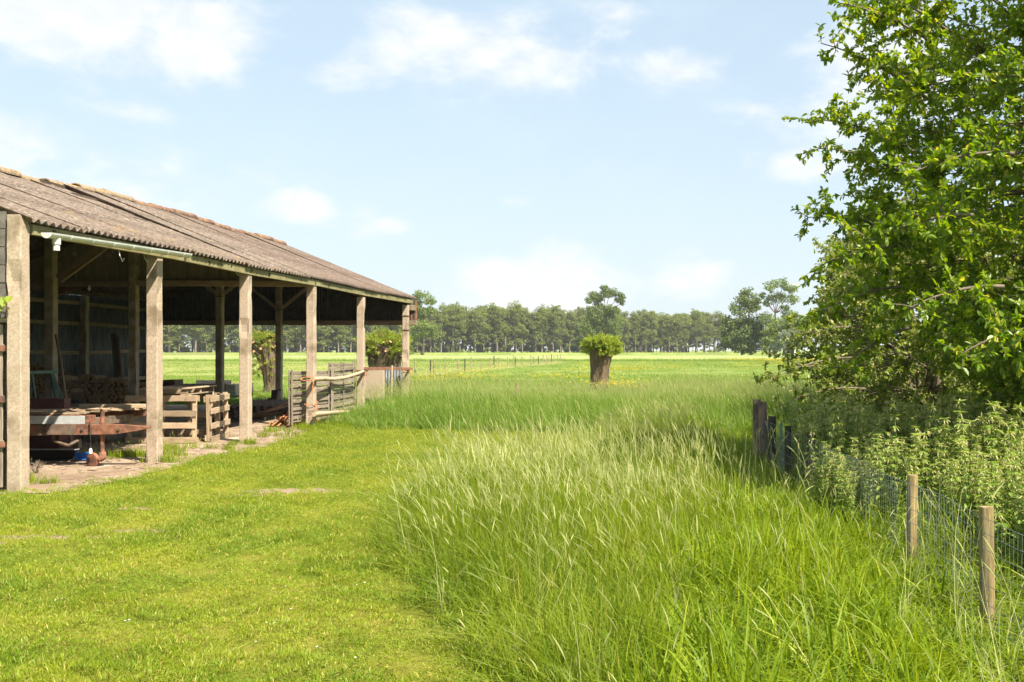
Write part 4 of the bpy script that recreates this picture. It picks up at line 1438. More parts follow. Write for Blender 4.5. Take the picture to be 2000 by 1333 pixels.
# pollard willows
def willow(label, x, y, h, r0, r1, head_r, head_h, mat, nsh, seed, lean=0.0, stubs=0, low=.25):
    g = np.random.default_rng(seed)
    t = thing('pollard_willow', (x, y, 0), label, 'willow')
    n, m_ = 40, 22
    V, Fc = [], []
    for j in range(m_ + 1):
        s = j / m_
        z = h * s
        r_ = r0 + (r1 - r0) * s ** 1.6 + .12 * r0 * max(0, 1 - s * 5)
        for i in range(n):
            q = 2 * math.pi * i / n
            c, d = math.cos(q), math.sin(q)
            f = 1 + .13 * noise.noise(Vector((c * 2.2 + seed, d * 2.2, z * .8))) + .08 * noise.noise(Vector((c * 7, d * 7 + seed, z * 1.1))) + .03 * noise.noise(Vector((c * 16, d * 16, z * 2)))
            f += (.16 * max(0, noise.noise(Vector((c * 2.6, d * 2.6 + seed, z * 3)))) * max(0, s - .55) * 2)
            V.append((x + lean * s * s + r_ * f * c, y + r_ * f * d, z - .05))
    for j in range(m_):
        for i in range(n):
            Fc.append((j * n + i, j * n + (i + 1) % n, (j + 1) * n + (i + 1) % n, (j + 1) * n + i))
    link('trunk', mesh_np('trunk', V, Fc, smooth=True), 'bark', t)
    top = np.array([x + lean, y, h])
    kn = MB()
    for k in range(9):
        q = 2 * math.pi * k / 9 + g.uniform(0, .5)
        rr = r1 * g.uniform(.35, .85)
        c = Vector((top[0] + rr * math.cos(q), top[1] + rr * math.sin(q), h - .12 + g.uniform(-.1, .06)))
        kn.tube([c + Vector((0, 0, -.2)), c + Vector((0, 0, -.05)), c + Vector((.03, 0, .1)), c + Vector((.03, 0, .17))], [.16, .2, .15, .05], 9, jit=.1)
    kn.build('pollard_head', 'bark', t)
    for k in range(stubs):
        q = g.uniform(math.pi, 2 * math.pi) if k % 3 else g.uniform(0, 6.28)
        rr = r1 * g.uniform(.75, 1.02)
        c = Vector((top[0] + rr * math.cos(q), top[1] + rr * math.sin(q), h - g.uniform(-.25, .55)))
        d = Vector((math.cos(q), math.sin(q), .55)) * g.uniform(.1, .22)
        rs = g.uniform(.03, .06)
        s_ = MB()
        s_.cur = 0
        s_.tube([c, c + d], rs, 8, cap=False)
        s_.cur = 1
        s_.tube([c + d * .97, c + d * 1.01], rs * .97, 8)
        s_.build('cut_stub', ['bark', 'cut_orange'], t)
    tw = Tubes(3)
    LO, LD, LN = [], [], []
    for k in range(nsh):
        q = g.uniform(0, 2 * math.pi)
        e = g.uniform(-low, 1.0)
        rr = r1 * math.sqrt(g.random()) * (1.0 if e > .2 else 1.05)
        if e < .2:
            rr = r1 * g.uniform(.8, 1.02)
        a = top + np.array([rr * math.cos(q), rr * math.sin(q), g.uniform(-.05, .15) + min(0, e) * .9])
        spread = rr / r1
        d = unit(np.array([math.cos(q) * (.25 + .95 * spread), math.sin(q) * (.25 + .95 * spread), .35 + .75 * e + .6 * (1 - spread)]))
        L = head_h * g.uniform(.55, 1.0) * (1 - .25 * spread)
        b = a + d * L
        pts = curve3(a, b, np.array([0, 0, .06]), 5)
        tw.add(pts, np.linspace(.008, .002, 5))
        nl = int(52 * L / .5)
        tt = g.random(nl) ** .75
        pos = a + (b - a) * tt[:, None] + g.normal(size=(nl, 3)) * .02
        LO.append(pos)
        LD.append(d * .8 + unit(g.normal(size=(nl, 3))) * .8)
        LN.append(np.array([0, 0, 1.0]) + g.normal(size=(nl, 3)) * .5)
    tw.build('shoots', 'twig', t)['kind'] = 'stuff'
    LO, LD, LN = map(np.concatenate, (LO, LD, LN))
    N = len(LO)
    V, Fc, tn = leaves_np(LO, LD, LN, .10 * g.uniform(.6, 1.1, N), .026, .1, .15, g.random(N))
    o = link('foliage', mesh_np('foliage', V, Fc, tn), mat, t)
    o['kind'] = 'stuff'
    return t


willow('stout pollard willow with a fresh green mop head, alone in the meadow', -2.42, 40, 1.66, .335, .43, .9, .62, 'leaf_willow', 420, 3, lean=.12, low=.3)
willow('thick pollard willow with pinkish cut stubs, seen between the last two barn posts', -9.7, 36, 1.72, .48, .62, 1.0, .62, 'leaf_willow_red', 260, 4, stubs=18, low=.4)
willow('leaning pollard willow with an ivy-grown head, seen through the barn', -14.48, 38.2, 1.92, .27, .45, .6, .36, 'leaf_willow_red', 230, 6, lean=-.33, stubs=14, low=1.5)


# ---- far trees: lobed crowns of leaf clumps on real trunks
def crown_quads(lobes, dens, size, g, subn=9, fill=.72):
    V, F_, T = [], [], []
    c = 0
    for (cx_, cy_, cz_, r_) in lobes:
        for k in range(subn):
            d = unit(g.normal(size=3))
            d[2] = d[2] * .8 + .1
            sc = np.array([cx_, cy_, cz_]) + d * r_ * fill * g.uniform(.5, 1)
            sr = r_ * g.uniform(.32, .52)
            N = max(20, int(dens * sr * sr))
            dd = unit(g.normal(size=(N, 3)))
            p = sc + dd * sr * (g.random(N) ** .4)[:, None] * np.array([1.15, 1.15, .8])
            a = unit(g.normal(size=(N, 3)))
            nn = unit(dd * .6 + np.array([0, 0, .5]) + g.normal(size=(N, 3)) * .7)
            a = unit(np.cross(nn, a))
            b = np.cross(nn, a)
            s_ = (size * g.uniform(.5, 1.2, N))[:, None]
            V.append(np.stack([p - a * s_, p - b * s_ * .6, p + a * s_, p + b * s_ * .6], 1).reshape(-1, 3))
            F_.append(c + np.arange(N * 4).reshape(N, 4))
            T.append(np.repeat(np.clip(g.random(N) * .6 + g.uniform(0, .4), 0, 1), 4))
            c += N * 4
    return np.concatenate(V), np.concatenate(F_), np.concatenate(T)


def poplar_proto(seed, h, mat):
    g = np.random.default_rng(seed)
    tb = Tubes(6)
    lx = g.normal() * .5
    pts = np.array([[lx * s ** 2 + .12 * math.sin(s * 7 + seed), .1 * math.cos(s * 5), h * .93 * s] for s in np.linspace(0, 1, 8)])
    tb.add(pts, np.linspace(.30, .04, 8))
    lobes = []
    z = h * g.uniform(.27, .38)
    while z < h * .97:
        s = (z / h - .35) / .62
        r_ = (1.9 + 1.35 * math.sin(min(1, max(0, s)) * math.pi * .85)) * g.uniform(.75, 1.1)
        for k in range(2):
            q = g.uniform(0, 6.28)
            off = g.uniform(.3, 1.5) * (1 - .4 * max(0, s))
            c = (lx * (z / h) ** 2 + off * math.cos(q), off * math.sin(q), z + g.uniform(-.6, .6))
            lobes.append((*c, r_ * .8))
            tb.add(np.array([[lx * ((z - 1.4) / h) ** 2, 0, z - 1.4], [c[0] * .6, c[1] * .6, c[2] - .4], list(c)]), np.array([.09, .06, .02]))
        z += 1.5
    # a few low sprays
    for k in range(g.integers(1, 5)):
        q = g.uniform(0, 6.28)
        lobes.append((1.6 * math.cos(q), 1.6 * math.sin(q), h * g.uniform(.1, .28), g.uniform(.7, 1.2)))
    V, F_, T = crown_quads(lobes, 62, .25, g, 7, 1.0)
    me = mesh_np('crown', V, F_, T)
    me.materials.append(M[mat])
    tm = mesh_np('trunk', np.concatenate(tb.V), np.concatenate(tb.F), smooth=True)
    tm.materials.append(M['bark_far'])
    return me, tm


protos = [poplar_proto(100 + i, 16.4 + (i % 4) * .7, 'leaf_poplar') for i in range(9)]
A, B = np.array([-168.0, 330]), np.array([30.0, 452])
Ln = np.linalg.norm(B - A)
nrm_ = np.array([-(B - A)[1], (B - A)[0]]) / Ln
gp = np.random.default_rng(77)
for row, (off, sp) in enumerate(((0, 4.2), (7, 4.4), (14, 4.4), (24, 4.6))):
    for s in np.arange(0, Ln, sp):
        s2 = s + gp.uniform(-1, 1)
        p = A + (B - A) * s2 / Ln + nrm_ * (off + gp.uniform(-1.2, 1.2))
        me, tm = protos[gp.integers(0, len(protos))]
        wsc = gp.uniform(.9, 1.35)
        hs = gp.uniform(.88, 1.1)
        t = thing('poplar_tree', (p[0], p[1], 0), 'tall slender poplar in the long tree row along the far edge of the fields', 'tree', 'poplars in the far tree row')
        t.rotation_euler = (0, 0, gp.uniform(0, 6.28))
        t.scale = (wsc, wsc, hs)
        for nm, q in (('crown', me), ('trunk', tm)):
            o = bpy.data.objects.new(nm, q)
            COL.objects.link(o)
            o.parent = t
            if nm == 'crown':
                o['kind'] = 'stuff'
# undergrowth between and behind the poplars
def shrub_proto(seed, r_):
    g = np.random.default_rng(seed)
    lobes = [(g.uniform(-1, 1) * r_ * 1.3, g.uniform(-.5, .5) * r_, r_ * g.uniform(.3, .9), r_ * g.uniform(.5, .8)) for _ in range(6)]
    V, F_, T = crown_quads(lobes, 24, .3, g, 6)
    V[:, 2] = np.maximum(V[:, 2], .02)
    me = mesh_np('shrub', V, F_, T)
    me.materials.append(M['leaf_poplar'])
    return me


shr = [shrub_proto(300 + i, 2.0 + .25 * i) for i in range(4)]
for s in np.arange(2, Ln, 2.5):
    if gp.random() < .15:
        continue
    p = A + (B - A) * (s + gp.uniform(-2, 2)) / Ln + nrm_ * gp.uniform(20, 48)
    o = bpy.data.objects.new('shrub', shr[gp.integers(0, 4)])
    COL.objects.link(o)
    o.location = (p[0], p[1], 0)
    o.rotation_euler = (0, 0, gp.uniform(0, 6.28))
    o.scale = (1.2, 1.2, gp.uniform(1.0, 2.8))
    tag(o, 'low shrub growing in the shade behind the far poplar trunks', 'shrub', 'shrubs behind the far poplars')
for s in np.arange(2, Ln, 17):
    p = A + (B - A) * (s + gp.uniform(-5, 5)) / Ln + nrm_ * -4
    o = bpy.data.objects.new('shrub', shr[gp.integers(0, 4)])
    COL.objects.link(o)
    o.location = (p[0], p[1], 0)
    o.scale = (.7, .7, gp.uniform(.35, .65))
    tag(o, 'low rounded shrub in front of the far poplar trunks', 'shrub', 'shrubs in front of the far poplars')


def far_tree(name, label, Z, trunk, lobes, mat, seed, dens=26, size=.30, tr_=.35, limb=True):
    """Lobes given as photo column, row, radius; each becomes a real clump of its own size and depth."""
    g = np.random.default_rng(seed)
    k = Z / F
    b = P(trunk[0], HY, Z)
    t = thing(name, (b.x, Z, 0), label, 'tree' if 'tree' in name else 'bush')
    L3 = []
    for (px, py, pr) in lobes:
        c = P(px, py, Z)
        L3.append((c.x, Z + g.uniform(-.6, .6) * pr * k, max(c.z, pr * k * .7), pr * k))
    tb = Tubes(7)
    fork = np.array(P(trunk[1], trunk[2], Z))
    a = np.array([b.x, Z, -.1])
    tb.add(curve3(a, fork, np.array([.3, 0, 0]), 6), np.linspace(tr_, tr_ * .6, 6))
    if limb:
        for c in L3:
            c = np.array(c[:3])
            if c[2] > fork[2] - 1:
                tb.add(curve3(fork, c, np.array([0, 0, -.08 * np.linalg.norm(c - fork)]), 6), np.linspace(tr_ * .36, .04, 6))
            else:
                s = max(.15, (c[2] - 1) / fork[2])
                st = a + (fork - a) * min(.9, s)
                tb.add(curve3(st, c, np.array([0, 0, .3]), 5), np.linspace(tr_ * .4, .05, 5))
    tb.build('trunk', 'bark', t)
    V, F_, T = crown_quads(L3, dens * 2.0, size * 1.15, g, 12, .8)
    V[:, 2] = np.maximum(V[:, 2], .02)
    o = link('crown', mesh_np('crown', V, F_, T), mat, t)
    o['kind'] = 'stuff'


far_tree('ash_tree', 'tall open-topped tree rising above the poplars behind the lone willow', 290, (1182, 1183, 606), [(1165, 580, 20), (1190, 572, 18), (1207, 583, 15), (1150, 588, 10), (1178, 566, 12), (1216, 592, 8), (1165, 622, 26), (1195, 635, 24), (1150, 645, 24), (1180, 660, 28), (1140, 672, 18), (1172, 602, 16), (1190, 608, 18), (1155, 610, 14)], 'leaf_far_dark', 41, 40, .22)
far_tree('oak_tree', 'broad tree just beyond the far corner of the barn, taller than the poplars', 285, (826, 826, 640), [(818, 582, 18), (838, 588, 14), (812, 600, 14), (845, 606, 10), (818, 640, 28), (838, 650, 22), (808, 660, 20), (828, 612, 16)], 'leaf_far_green', 42, 34, .24)
far_tree('oak_tree', 'wide dark tree at the right end of the poplar row, two-tiered crown', 250, (1448, 1462, 635), [(1462, 575, 17), (1448, 585, 16), (1440, 604, 18), (1465, 600, 22), (1478, 590, 12), (1430, 625, 20), (1452, 636, 30), (1475, 630, 22), (1420, 660, 22), (1410, 678, 14), (1450, 672, 30), (1480, 670, 22), (1425, 645, 24), (1455, 655, 30), (1480, 650, 22), (1438, 668, 26), (1465, 680, 20)], 'leaf_far_dark', 43, 34, .24)
far_tree('ash_tree', 'tall airy tree with a leaning forked trunk beside the right-hand bushes', 245, (1512, 1514, 612), [(1505, 562, 16), (1528, 556, 17), (1546, 566, 15), (1518, 580, 20), (1545, 588, 16), (1500, 590, 14), (1487, 578, 10), (1530, 605, 14), (1500, 625, 20), (1540, 625, 24), (1515, 650, 26), (1550, 655, 26), (1500, 670, 18)], 'leaf_far_green', 44, 28, .22)
far_tree('round_tree', 'bright green round tree between the airy tree and the grey-green bush', 225, (1530, 1530, 665), [(1520, 640, 24), (1545, 630, 22), (1560, 645, 24), (1505, 655, 18), (1535, 665, 26), (1580, 640, 26)], 'leaf_far_green', 45, 34, .24)
far_tree('willow_bush', 'grey-green rounded bush at the edge of the meadow', 190, (1545, 1545, 680), [(1550, 652, 20), (1530, 665, 20), (1560, 672, 20), (1515, 680, 14), (1540, 684, 16), (1575, 668, 18)], 'leaf_far_grey', 46, 50, .2)
far_tree('dark_bush', 'small dark bush left of the grey-green bush', 195, (1502, 1502, 682), [(1500, 668, 12), (1508, 676, 12), (1495, 682, 10), (1512, 686, 10)], 'leaf_far_dark', 47, 60, .2)

# a house gable and a marker post far away
t = thing('house', P(1077, 690, 470), 'tiny house with an orange roof far behind the poplars', 'house')
t.location.z = 0
hx = P(1077, 690, 470).x
MB().box((hx - 1.6, 468, 0), (hx + 1.6, 474, 2.0)).build('wall', 'house_wall', t)
MB().add([(hx - 1.8, 467.7, 2.0), (hx + 1.8, 467.7, 2.0), (hx, 467.7, 4.0), (hx - 1.8, 474.4, 2.0), (hx + 1.8, 474.4, 2.0), (hx, 474.4, 4.0)], [(0, 1, 2), (5, 4, 3), (0, 2, 5, 3), (1, 4, 5, 2), (0, 3, 4, 1)]).build('roof', 'house_red', t)
p = P(1553, 690, 180)
MB_ = MB().box((p.x - .12, 179.9, 0), (p.x + .12, 180.1, 2.0))
tag(MB_.build('marker_post', 'white_thing'), 'small white marker post in front of the grey-green bush', 'post')

# ---- meadow fence running away, and loose posts
mf = thing('field_fence', (-14.0, 60, 0), 'low post and wire fence running away across the meadow', 'fence')
FP = [(811, 738), (841, 735), (848, 735), (870, 731), (895, 728), (908, 728), (920, 727), (940, 725), (958, 723), (965, 722), (974, 722), (992, 719), (1003, 718), (1006, 718), (1020, 717), (1037, 716.5), (1043, 715.5), (1052, 714), (1061, 713), (1067, 712.5), (1072, 712), (1077, 711.5), (1082, 711), (1089, 710.5), (1095, 710)]
prev = None
wires = MB()
for i, (px, py) in enumerate(FP):
    Y = 3200 / (py - HY)
    X = (px - VX) / F * Y
    hh = (1.05 if i % 3 else 1.2)
    MB().tube([(X, Y, 0), (X + rnd.uniform(-.03, .03), Y, hh * .92)], .045, 6).build('post', 'fence_dark' if i % 4 == 1 else 'fence_old', mf)
    if prev is not None:
        for z in (.5, .95):
            wires.tube([(prev[0], prev[1], z), ((X + prev[0]) / 2, (Y + prev[1]) / 2, z - .03), (X, Y, z)], .006, 3)
    prev = (X, Y)
wires.build('wire', 'wire', mf)
for (px, py, top, Y, lab) in ((1009, 763, 749, 34, 'short weathered stake in the meadow grass left of the lone willow'), (1250, 760, 748, 38, 'short dark stake in the meadow grass right of the lone willow'), (1536, 762, 750, 40, 'old stake with a wire stub seen beyond the low hawthorn arm'), (449, 765, 745, 42, 'grey stake in the field behind the barn'), (458, 770, 748, 40, 'second grey stake in the field behind the barn, further right')):
    q = P(px, top, Y)
    tag(MB().tube([(q.x, Y, 0), (q.x + .01, Y, q.z)], .07 if px < 1300 else .05, 7, jit=.05).build('stake', 'fence_old'), lab, 'stake')

# ---- wire mesh fence on the right
wf = thing('wire_fence', (1.6, 9, 0), 'sagging wire mesh fence on wooden posts along the tall grass', 'fence')


def fx(y):
    return 2.2 - .054 * y


FPOST = [(5.88, .042, .70, 'fence_new', 'newest pale yellow fence post with a long crack'), (7.38, .038, .70, 'fence_new', 'pale yellow post half sunk in grass'), (10.98, .046, .69, 'fence_dark', 'dark post in the tree shade'),
         (12.15, .04, .70, 'fence_dark', 'slim dark post'), (13.3, .052, .74, 'fence_dark', 'dark post next to the corner posts'), (13.9, .06, .90, 'fence_old', 'reddish split corner post'), (14.15, .055, .92, 'fence_old', 'second corner post'), (4.35, .04, .72, 'fence_new', None)]
FX = {}
for (y, r_, h, mk, lab) in FPOST:
    px = {5.88: 1929, 7.38: 1780, 10.98: 1581, 12.15: 1538, 13.3: 1508, 13.9: 1491, 14.15: 1478}.get(y)
    x = (px - VX) / F * y if px else fx(y)
    m_ = 12
    lx = rnd.uniform(-.02, .02)
    pts = [(x, y, -.1), (x + lx * .5, y, h * .5), (x + lx, y, h - .014), (x + lx * 1.02, y, h)]
    mb = MB().tube(pts, [r_, r_, r_ * .98, r_ * .93], m_, jit=.035 if mk == 'fence_new' else .13)
    o = mb.build('post', mk, wf)
    if lab:
        o['label'] = lab
    FX[y] = x
# short strut, green steel stake
tag(MB().tube([(FX[13.9] + .03, 13.85, .62), (FX[13.3], 13.35, .50)], .022, 6).build('strut', 'fence_old', wf))
MB().bar(((1526 - VX) / F * 12.7, 12.7, 0), ((1526 - VX) / F * 12.7, 12.7, .7), .03, .03).build('steel_stake', 'green_paint', wf)
mesh = Tubes(3)
ys_ = np.arange(3.4, 14.0, .055)
wy = sorted(FX)


def wx(y):
    return float(np.interp(y, wy, [FX[k] for k in wy])) - .045


for y in ys_:
    z1 = .655 + .012 * math.sin(y * 3)
    lx = .012 * math.sin(y * 2.1)
    mesh.add(np.array([[wx(y), y, .02], [wx(y) + lx, y + .006 * math.sin(y * 9), .33], [wx(y) + lx * .5, y, z1]]), .0014)
for z in (.06, .17, .28, .38, .48, .57, .655):
    pts = np.array([[wx(y) + .006 * math.sin(y * 7 + z * 9), y, z + .012 * math.sin(y * 3 + z) * (z > .3)] for y in np.arange(3.4, 14.0, .14)])
    mesh.add(pts, .0021)
o = mesh.build('wire_mesh', 'wire', wf)
o['kind'] = 'stuff'
# the fence turns the corner behind the hawthorn
mesh = Tubes(3)
for x in np.arange(1.5, 5.5, .07):
    mesh.add(np.array([[x, 14.1 + (x - 1.5) * .3, .02], [x, 14.1 + (x - 1.5) * .3, .78]]), .0015)
for z in (.1, .27, .44, .61, .78):
    mesh.add(np.array([[1.45, 14.1, z], [5.5, 15.3, z]]), .002)
o = mesh.build('corner_mesh', 'wire', wf)
o['kind'] = 'stuff'


# ---- grasses: clump meshes scattered as instances
def ribbon(o, dirh, h, bend, wd, K, prof, side=None, tint=None):
    """N bent blades: o (N,3) roots, dirh (N,2) lean direction, h height, bend 0..1."""
    N = len(o)
    t = np.linspace(0, 1, K + 1)[None, :, None]
    h, bend, wd = (np.broadcast_to(q, (N,))[:, None, None] for q in (h, bend, wd))
    dh = np.concatenate([dirh, np.zeros((N, 1))], 1)[:, None, :]
    up = np.array([0, 0, 1.0])
    c = o[:, None, :] + up * (h * (t - .42 * bend * t ** 2.4)) + dh * (h * bend * .75 * t ** 2)
    if side is None:
        a = rng.uniform(0, 2 * np.pi, N)
        side = np.stack([np.cos(a), np.sin(a), np.zeros(N)], 1)
    w_ = wd * prof(t)
    L = c - side[:, None, :] * w_ * .5
    R_ = c + side[:, None, :] * w_ * .5
    V = np.stack([L, R_], 2).reshape(N, -1, 3)
    b = (np.arange(N) * (K + 1) * 2)[:, None]
    Fc = np.concatenate([b + np.array([[2 * k, 2 * k + 1, 2 * k + 3, 2 * k + 2]]) for k in range(K)], 1).reshape(-1, 4)
    if tint is None:
        tint = rng.random(N)
    return V.reshape(-1, 3), Fc, np.repeat(tint, (K + 1) * 2), c


def merge(parts):
    V, F_, T, MI = [], [], [], []
    c = 0
    for (v, f, t, mi) in parts:
        V.append(v)
        F_.append(f + c)
        T.append(t)
        MI.append(np.full(len(f), mi))
        c += len(v)
    return np.concatenate(V), np.concatenate(F_), np.concatenate(T), np.concatenate(MI)


blade_prof = lambda t: np.minimum(1, .55 + 1.2 * t) * (1 - t ** 2.2) + .02
stem_prof = lambda t: np.ones_like(t) * (1 - .5 * t)
head_prof = lambda t: np.sin(np.pi * np.clip(t * .93 + .05, 0, 1)) ** .7


def tall_clump(name, nb, h, rad, wd, nst, mats, lean=(-.22, .03), bend=(.15, 1.3), head=.10, stem_h=1.18):
    r_ = rad * np.sqrt(rng.random(nb))
    q = rng.uniform(0, 2 * np.pi, nb)
    o = np.stack([r_ * np.cos(q), r_ * np.sin(q), np.full(nb, -.01)], 1)
    a = rng.uniform(0, 2 * np.pi, nb)
    dh = np.stack([np.cos(a), np.sin(a)], 1) * rng.uniform(.3, 1, (nb, 1)) + np.array(lean)
    hh = h * rng.uniform(.5, 1.05, nb)
    parts = []
    v, f, t, _ = ribbon(o, dh, hh, rng.uniform(*bend, nb), wd * rng.uniform(.6, 1.2, nb), 5, blade_prof)
    parts.append((v, f, t, 0))
    if nst:
        r_ = rad * np.sqrt(rng.random(nst))
        q = rng.uniform(0, 2 * np.pi, nst)
        o = np.stack([r_ * np.cos(q), r_ * np.sin(q), np.zeros(nst)], 1)
        a = rng.uniform(0, 2 * np.pi, nst)
        dh = np.stack([np.cos(a), np.sin(a)], 1) * .35 + np.array(lean) * 1.3
        hs = h * stem_h * rng.uniform(.8, 1.1, nst)
        bd = rng.uniform(.2, .5, nst)
        v, f, t, c = ribbon(o, dh, hs, bd, .0035, 4, stem_prof, tint=np.full(nst, .62))
        parts.append((v, f, t, 0))
        tip, dr = c[:, -1], unit(c[:, -1] - c[:, -2])
        hl = head * rng.uniform(.7, 1.35, nst)
        for rot in (0, 1):
            sd_ = unit(np.cross(dr, np.array([.2, 1, .1]) if rot else np.array([1, .1, .2])))
            K = 4
            tt = np.linspace(0, 1, K + 1)[None, :, None]
            drp = np.concatenate([dh, np.zeros((nst, 1))], 1)[:, None, :] * (tt ** 2) * hl[:, None, None] * .5
            cc = tip[:, None] + dr[:, None] * tt * hl[:, None, None] + drp
            w_ = (.0062 * rng.uniform(.6, 1.3, nst))[:, None, None] * head_prof(tt)
            V = np.stack([cc - sd_[:, None] * w_ * .5, cc + sd_[:, None] * w_ * .5], 2).reshape(-1, 3)
            b = (np.arange(nst) * (K + 1) * 2)[:, None]
            Fc = np.concatenate([b + np.array([[2 * k, 2 * k + 1, 2 * k + 3, 2 * k + 2]]) for k in range(K)], 1).reshape(-1, 4)
            parts.append((V, Fc, np.repeat(rng.random(nst), (K + 1) * 2), 1))
    v, f, t, mi = merge(parts)
    me = mesh_np(name, v, f, t, midx=mi)
    for m_ in mats:
        me.materials.append(M[m_])
    return me


def collection(name, meshes):
    c = bpy.data.collections.new(name)
    for i, me in enumerate(meshes):
        c.objects.link(bpy.data.objects.new('%s_%03d' % (name, i), me))
    return c


def scatter(name, pts, rot, scl, idx, coll):
    me = bpy.data.meshes.new(name)
    n = len(pts)
    me.vertices.add(n)
    me.vertices.foreach_set('co', np.asarray(pts, np.float32).ravel())
    a = me.attributes.new('turn', 'FLOAT_VECTOR', 'POINT')
    a.data.foreach_set('vector', np.asarray(rot, np.float32).ravel())
    a = me.attributes.new('size', 'FLOAT_VECTOR', 'POINT')
    a.data.foreach_set('vector', np.asarray(scl, np.float32).ravel())
    a = me.attributes.new('pick', 'INT', 'POINT')
    a.data.foreach_set('value', np.asarray(idx, np.int32))
    o = link(name, me)
    tag(o, kind='stuff')
    ng = bpy.data.node_groups.new(name, 'GeometryNodeTree')
    ng.interface.new_socket('Geometry', in_out='INPUT', socket_type='NodeSocketGeometry')
    ng.interface.new_socket('Geometry', in_out='OUTPUT', socket_type='NodeSocketGeometry')
    N = ng.nodes
    gi, go = N.new('NodeGroupInput'), N.new('NodeGroupOutput')
    ip = N.new('GeometryNodeInstanceOnPoints')
    ci = N.new('GeometryNodeCollectionInfo')
    ci.inputs['Collection'].default_value = coll
    ci.inputs['Separate Children'].default_value = True
    ci.inputs['Reset Children'].default_value = True

    def attr(nm, tp):
        q = N.new('GeometryNodeInputNamedAttribute')
        q.data_type = tp
        q.inputs['Name'].default_value = nm
        return q.outputs['Attribute']
    L = ng.links
    L.new(gi.outputs[0], ip.inputs['Points'])
    L.new(ci.outputs[0], ip.inputs['Instance'])
    ip.inputs['Pick Instance'].default_value = True
    L.new(attr('pick', 'INT'), ip.inputs['Instance Index'])
    L.new(attr('turn', 'FLOAT_VECTOR'), ip.inputs['Rotation'])
    L.new(attr('size', 'FLOAT_VECTOR'), ip.inputs['Scale'])
    L.new(ip.outputs[0], go.inputs[0])
    md = o.modifiers.new('scatter', 'NODES')
    md.node_group = ng
    return o


def in_view(x, y, m_=.8):
    return (x > (-1290 / F) * y - m_) & (x < (710 / F) * y + m_) & (y > 2.2)


def jgrid(x0, x1, y0, y1, sp):
    gx_, gy_ = np.meshgrid(np.arange(x0, x1, sp), np.arange(y0, y1, sp))
    gx_ = gx_.ravel() + rng.uniform(-.5, .5, gx_.size) * sp
    gy_ = gy_.ravel() + rng.uniform(-.5, .5, gy_.size) * sp
    return gx_, gy_


def pnoise(x, y, s, k=0.0):
    return np.array([noise.noise(Vector((a * s, b * s, k))) for a, b in zip(x, y)])


def edge_dist(poly, x, y):
    d = np.full(len(x), 1e9)
    for i in range(len(poly)):
        a, b = np.array(poly[i]), np.array(poly[(i + 1) % len(poly)])
        ab = b - a
        t = np.clip(((x - a[0]) * ab[0] + (y - a[1]) * ab[1]) / (ab @ ab), 0, 1)
        d = np.minimum(d, np.hypot(x - a[0] - t * ab[0], y - a[1] - t * ab[1]))
    return d


def place(name, x, y, coll, nvar, sc, rotz=.5, tilt=.06, z=0.0):
    n = len(x)
    rot = np.stack([rng.normal(0, tilt, n), rng.normal(0, tilt, n), rng.uniform(-rotz, rotz, n)], 1)
    return scatter(name, np.stack([x, y, np.full(n, z)], 1), rot, sc, rng.integers(0, nvar, n), coll)


# tall grass, seeding on the lawn side and lush and leafy toward the fence
CT = collection('tall_clump', [tall_clump('tall_clump', 46, .62, .13, .0068, int(i % 3 == 0), ('grass_tall', 'seed_head')) for i in range(8)])
CS = collection('seed_clump', [tall_clump('seed_clump', 36, .60,   .13, .0062, 4, ('grass_tall', 'seed_head'), head=.13, stem_h=1.32) for _ in range(6)])
CL_ = collection('lush_clump', [tall_clump('lush_clump', 27 + 5 * (i % 3), .66, .15, .0130, int(i % 6 == 0), ('grass_lush', 'seed_head'), lean=(-.2, 0), bend=(.3, 1.75)) for i in range(9)])
x, y = jgrid(-3.2, 6, 2.3, 19, .125)
wob = .16 * pnoise(x, y, 2.3, 51) + .10 * pnoise(x, y, 6.0, 52)
k = inside(TALL_NEAR, x + wob, y + wob) & in_view(x, y, .6)
x, y = x[k], y[k]
ed = edge_dist(TALL_NEAR, x, y)
nz = pnoise(x, y, .8)
lush = (x + .35 * nz - (-.30 + .0 * y) + np.clip((7 - y) * .12, -.4, .5)) > .55
hs = (.82 + .30 * nz + .12 * rng.normal(size=len(x))) * np.clip(.5 + ed * 1.1, .5, 1.0)
hs = np.where(lush, hs * (1 + .35 * pnoise(x, y, 2.2, 12)), hs)
hs = hs * (1 + .22 * pnoise(x, y, 1.9, 21)) * np.where((y > 8.8) & (x > .8), .62, 1.0) * np.where((y < 7.6) & (x > 1.2), np.where(y < 6.2, .46, .64), 1.0)
sc = np.stack([np.ones_like(hs) * 1.05, np.ones_like(hs) * 1.05, hs], 1)
fence_gap = (np.abs(x - (2.2 - .054 * y)) < .10) & (y > 5)
seedy = (pnoise(x, y, .45, 5) + .45 * ((y > 6.5) & (y < 11.5)) - .35 * (y < 5.5) + rng.normal(0, .15, len(x)) > .18) & ~lush & (ed > .12)
a = lush & ~fence_gap
place('lush_grass', x[a], y[a], CL_, 9, sc[a], rotz=1.6, tilt=.12)
a = ~lush & seedy
place('seeding_grass', x[a], y[a], CS, 6, sc[a] * np.array([1, 1, 1.05]), rotz=1.0, tilt=.1)
a = ~lush & ~seedy
place('tall_grass', x[a], y[a], CT, 8, sc[a], rotz=1.2, tilt=.12)
CDD = collection('dead_straw', [tall_clump('dead_straw', 7, .62, .1, .005, 3, ('seed_head', 'seed_head'), bend=(.6, 1.9), head=.06) for _ in range(4)])
x, y = rng.uniform(-2.6, 2.2, 150), rng.uniform(3.5, 13, 150)
k = inside(TALL_NEAR, x, y)
x, y = x[k], y[k]
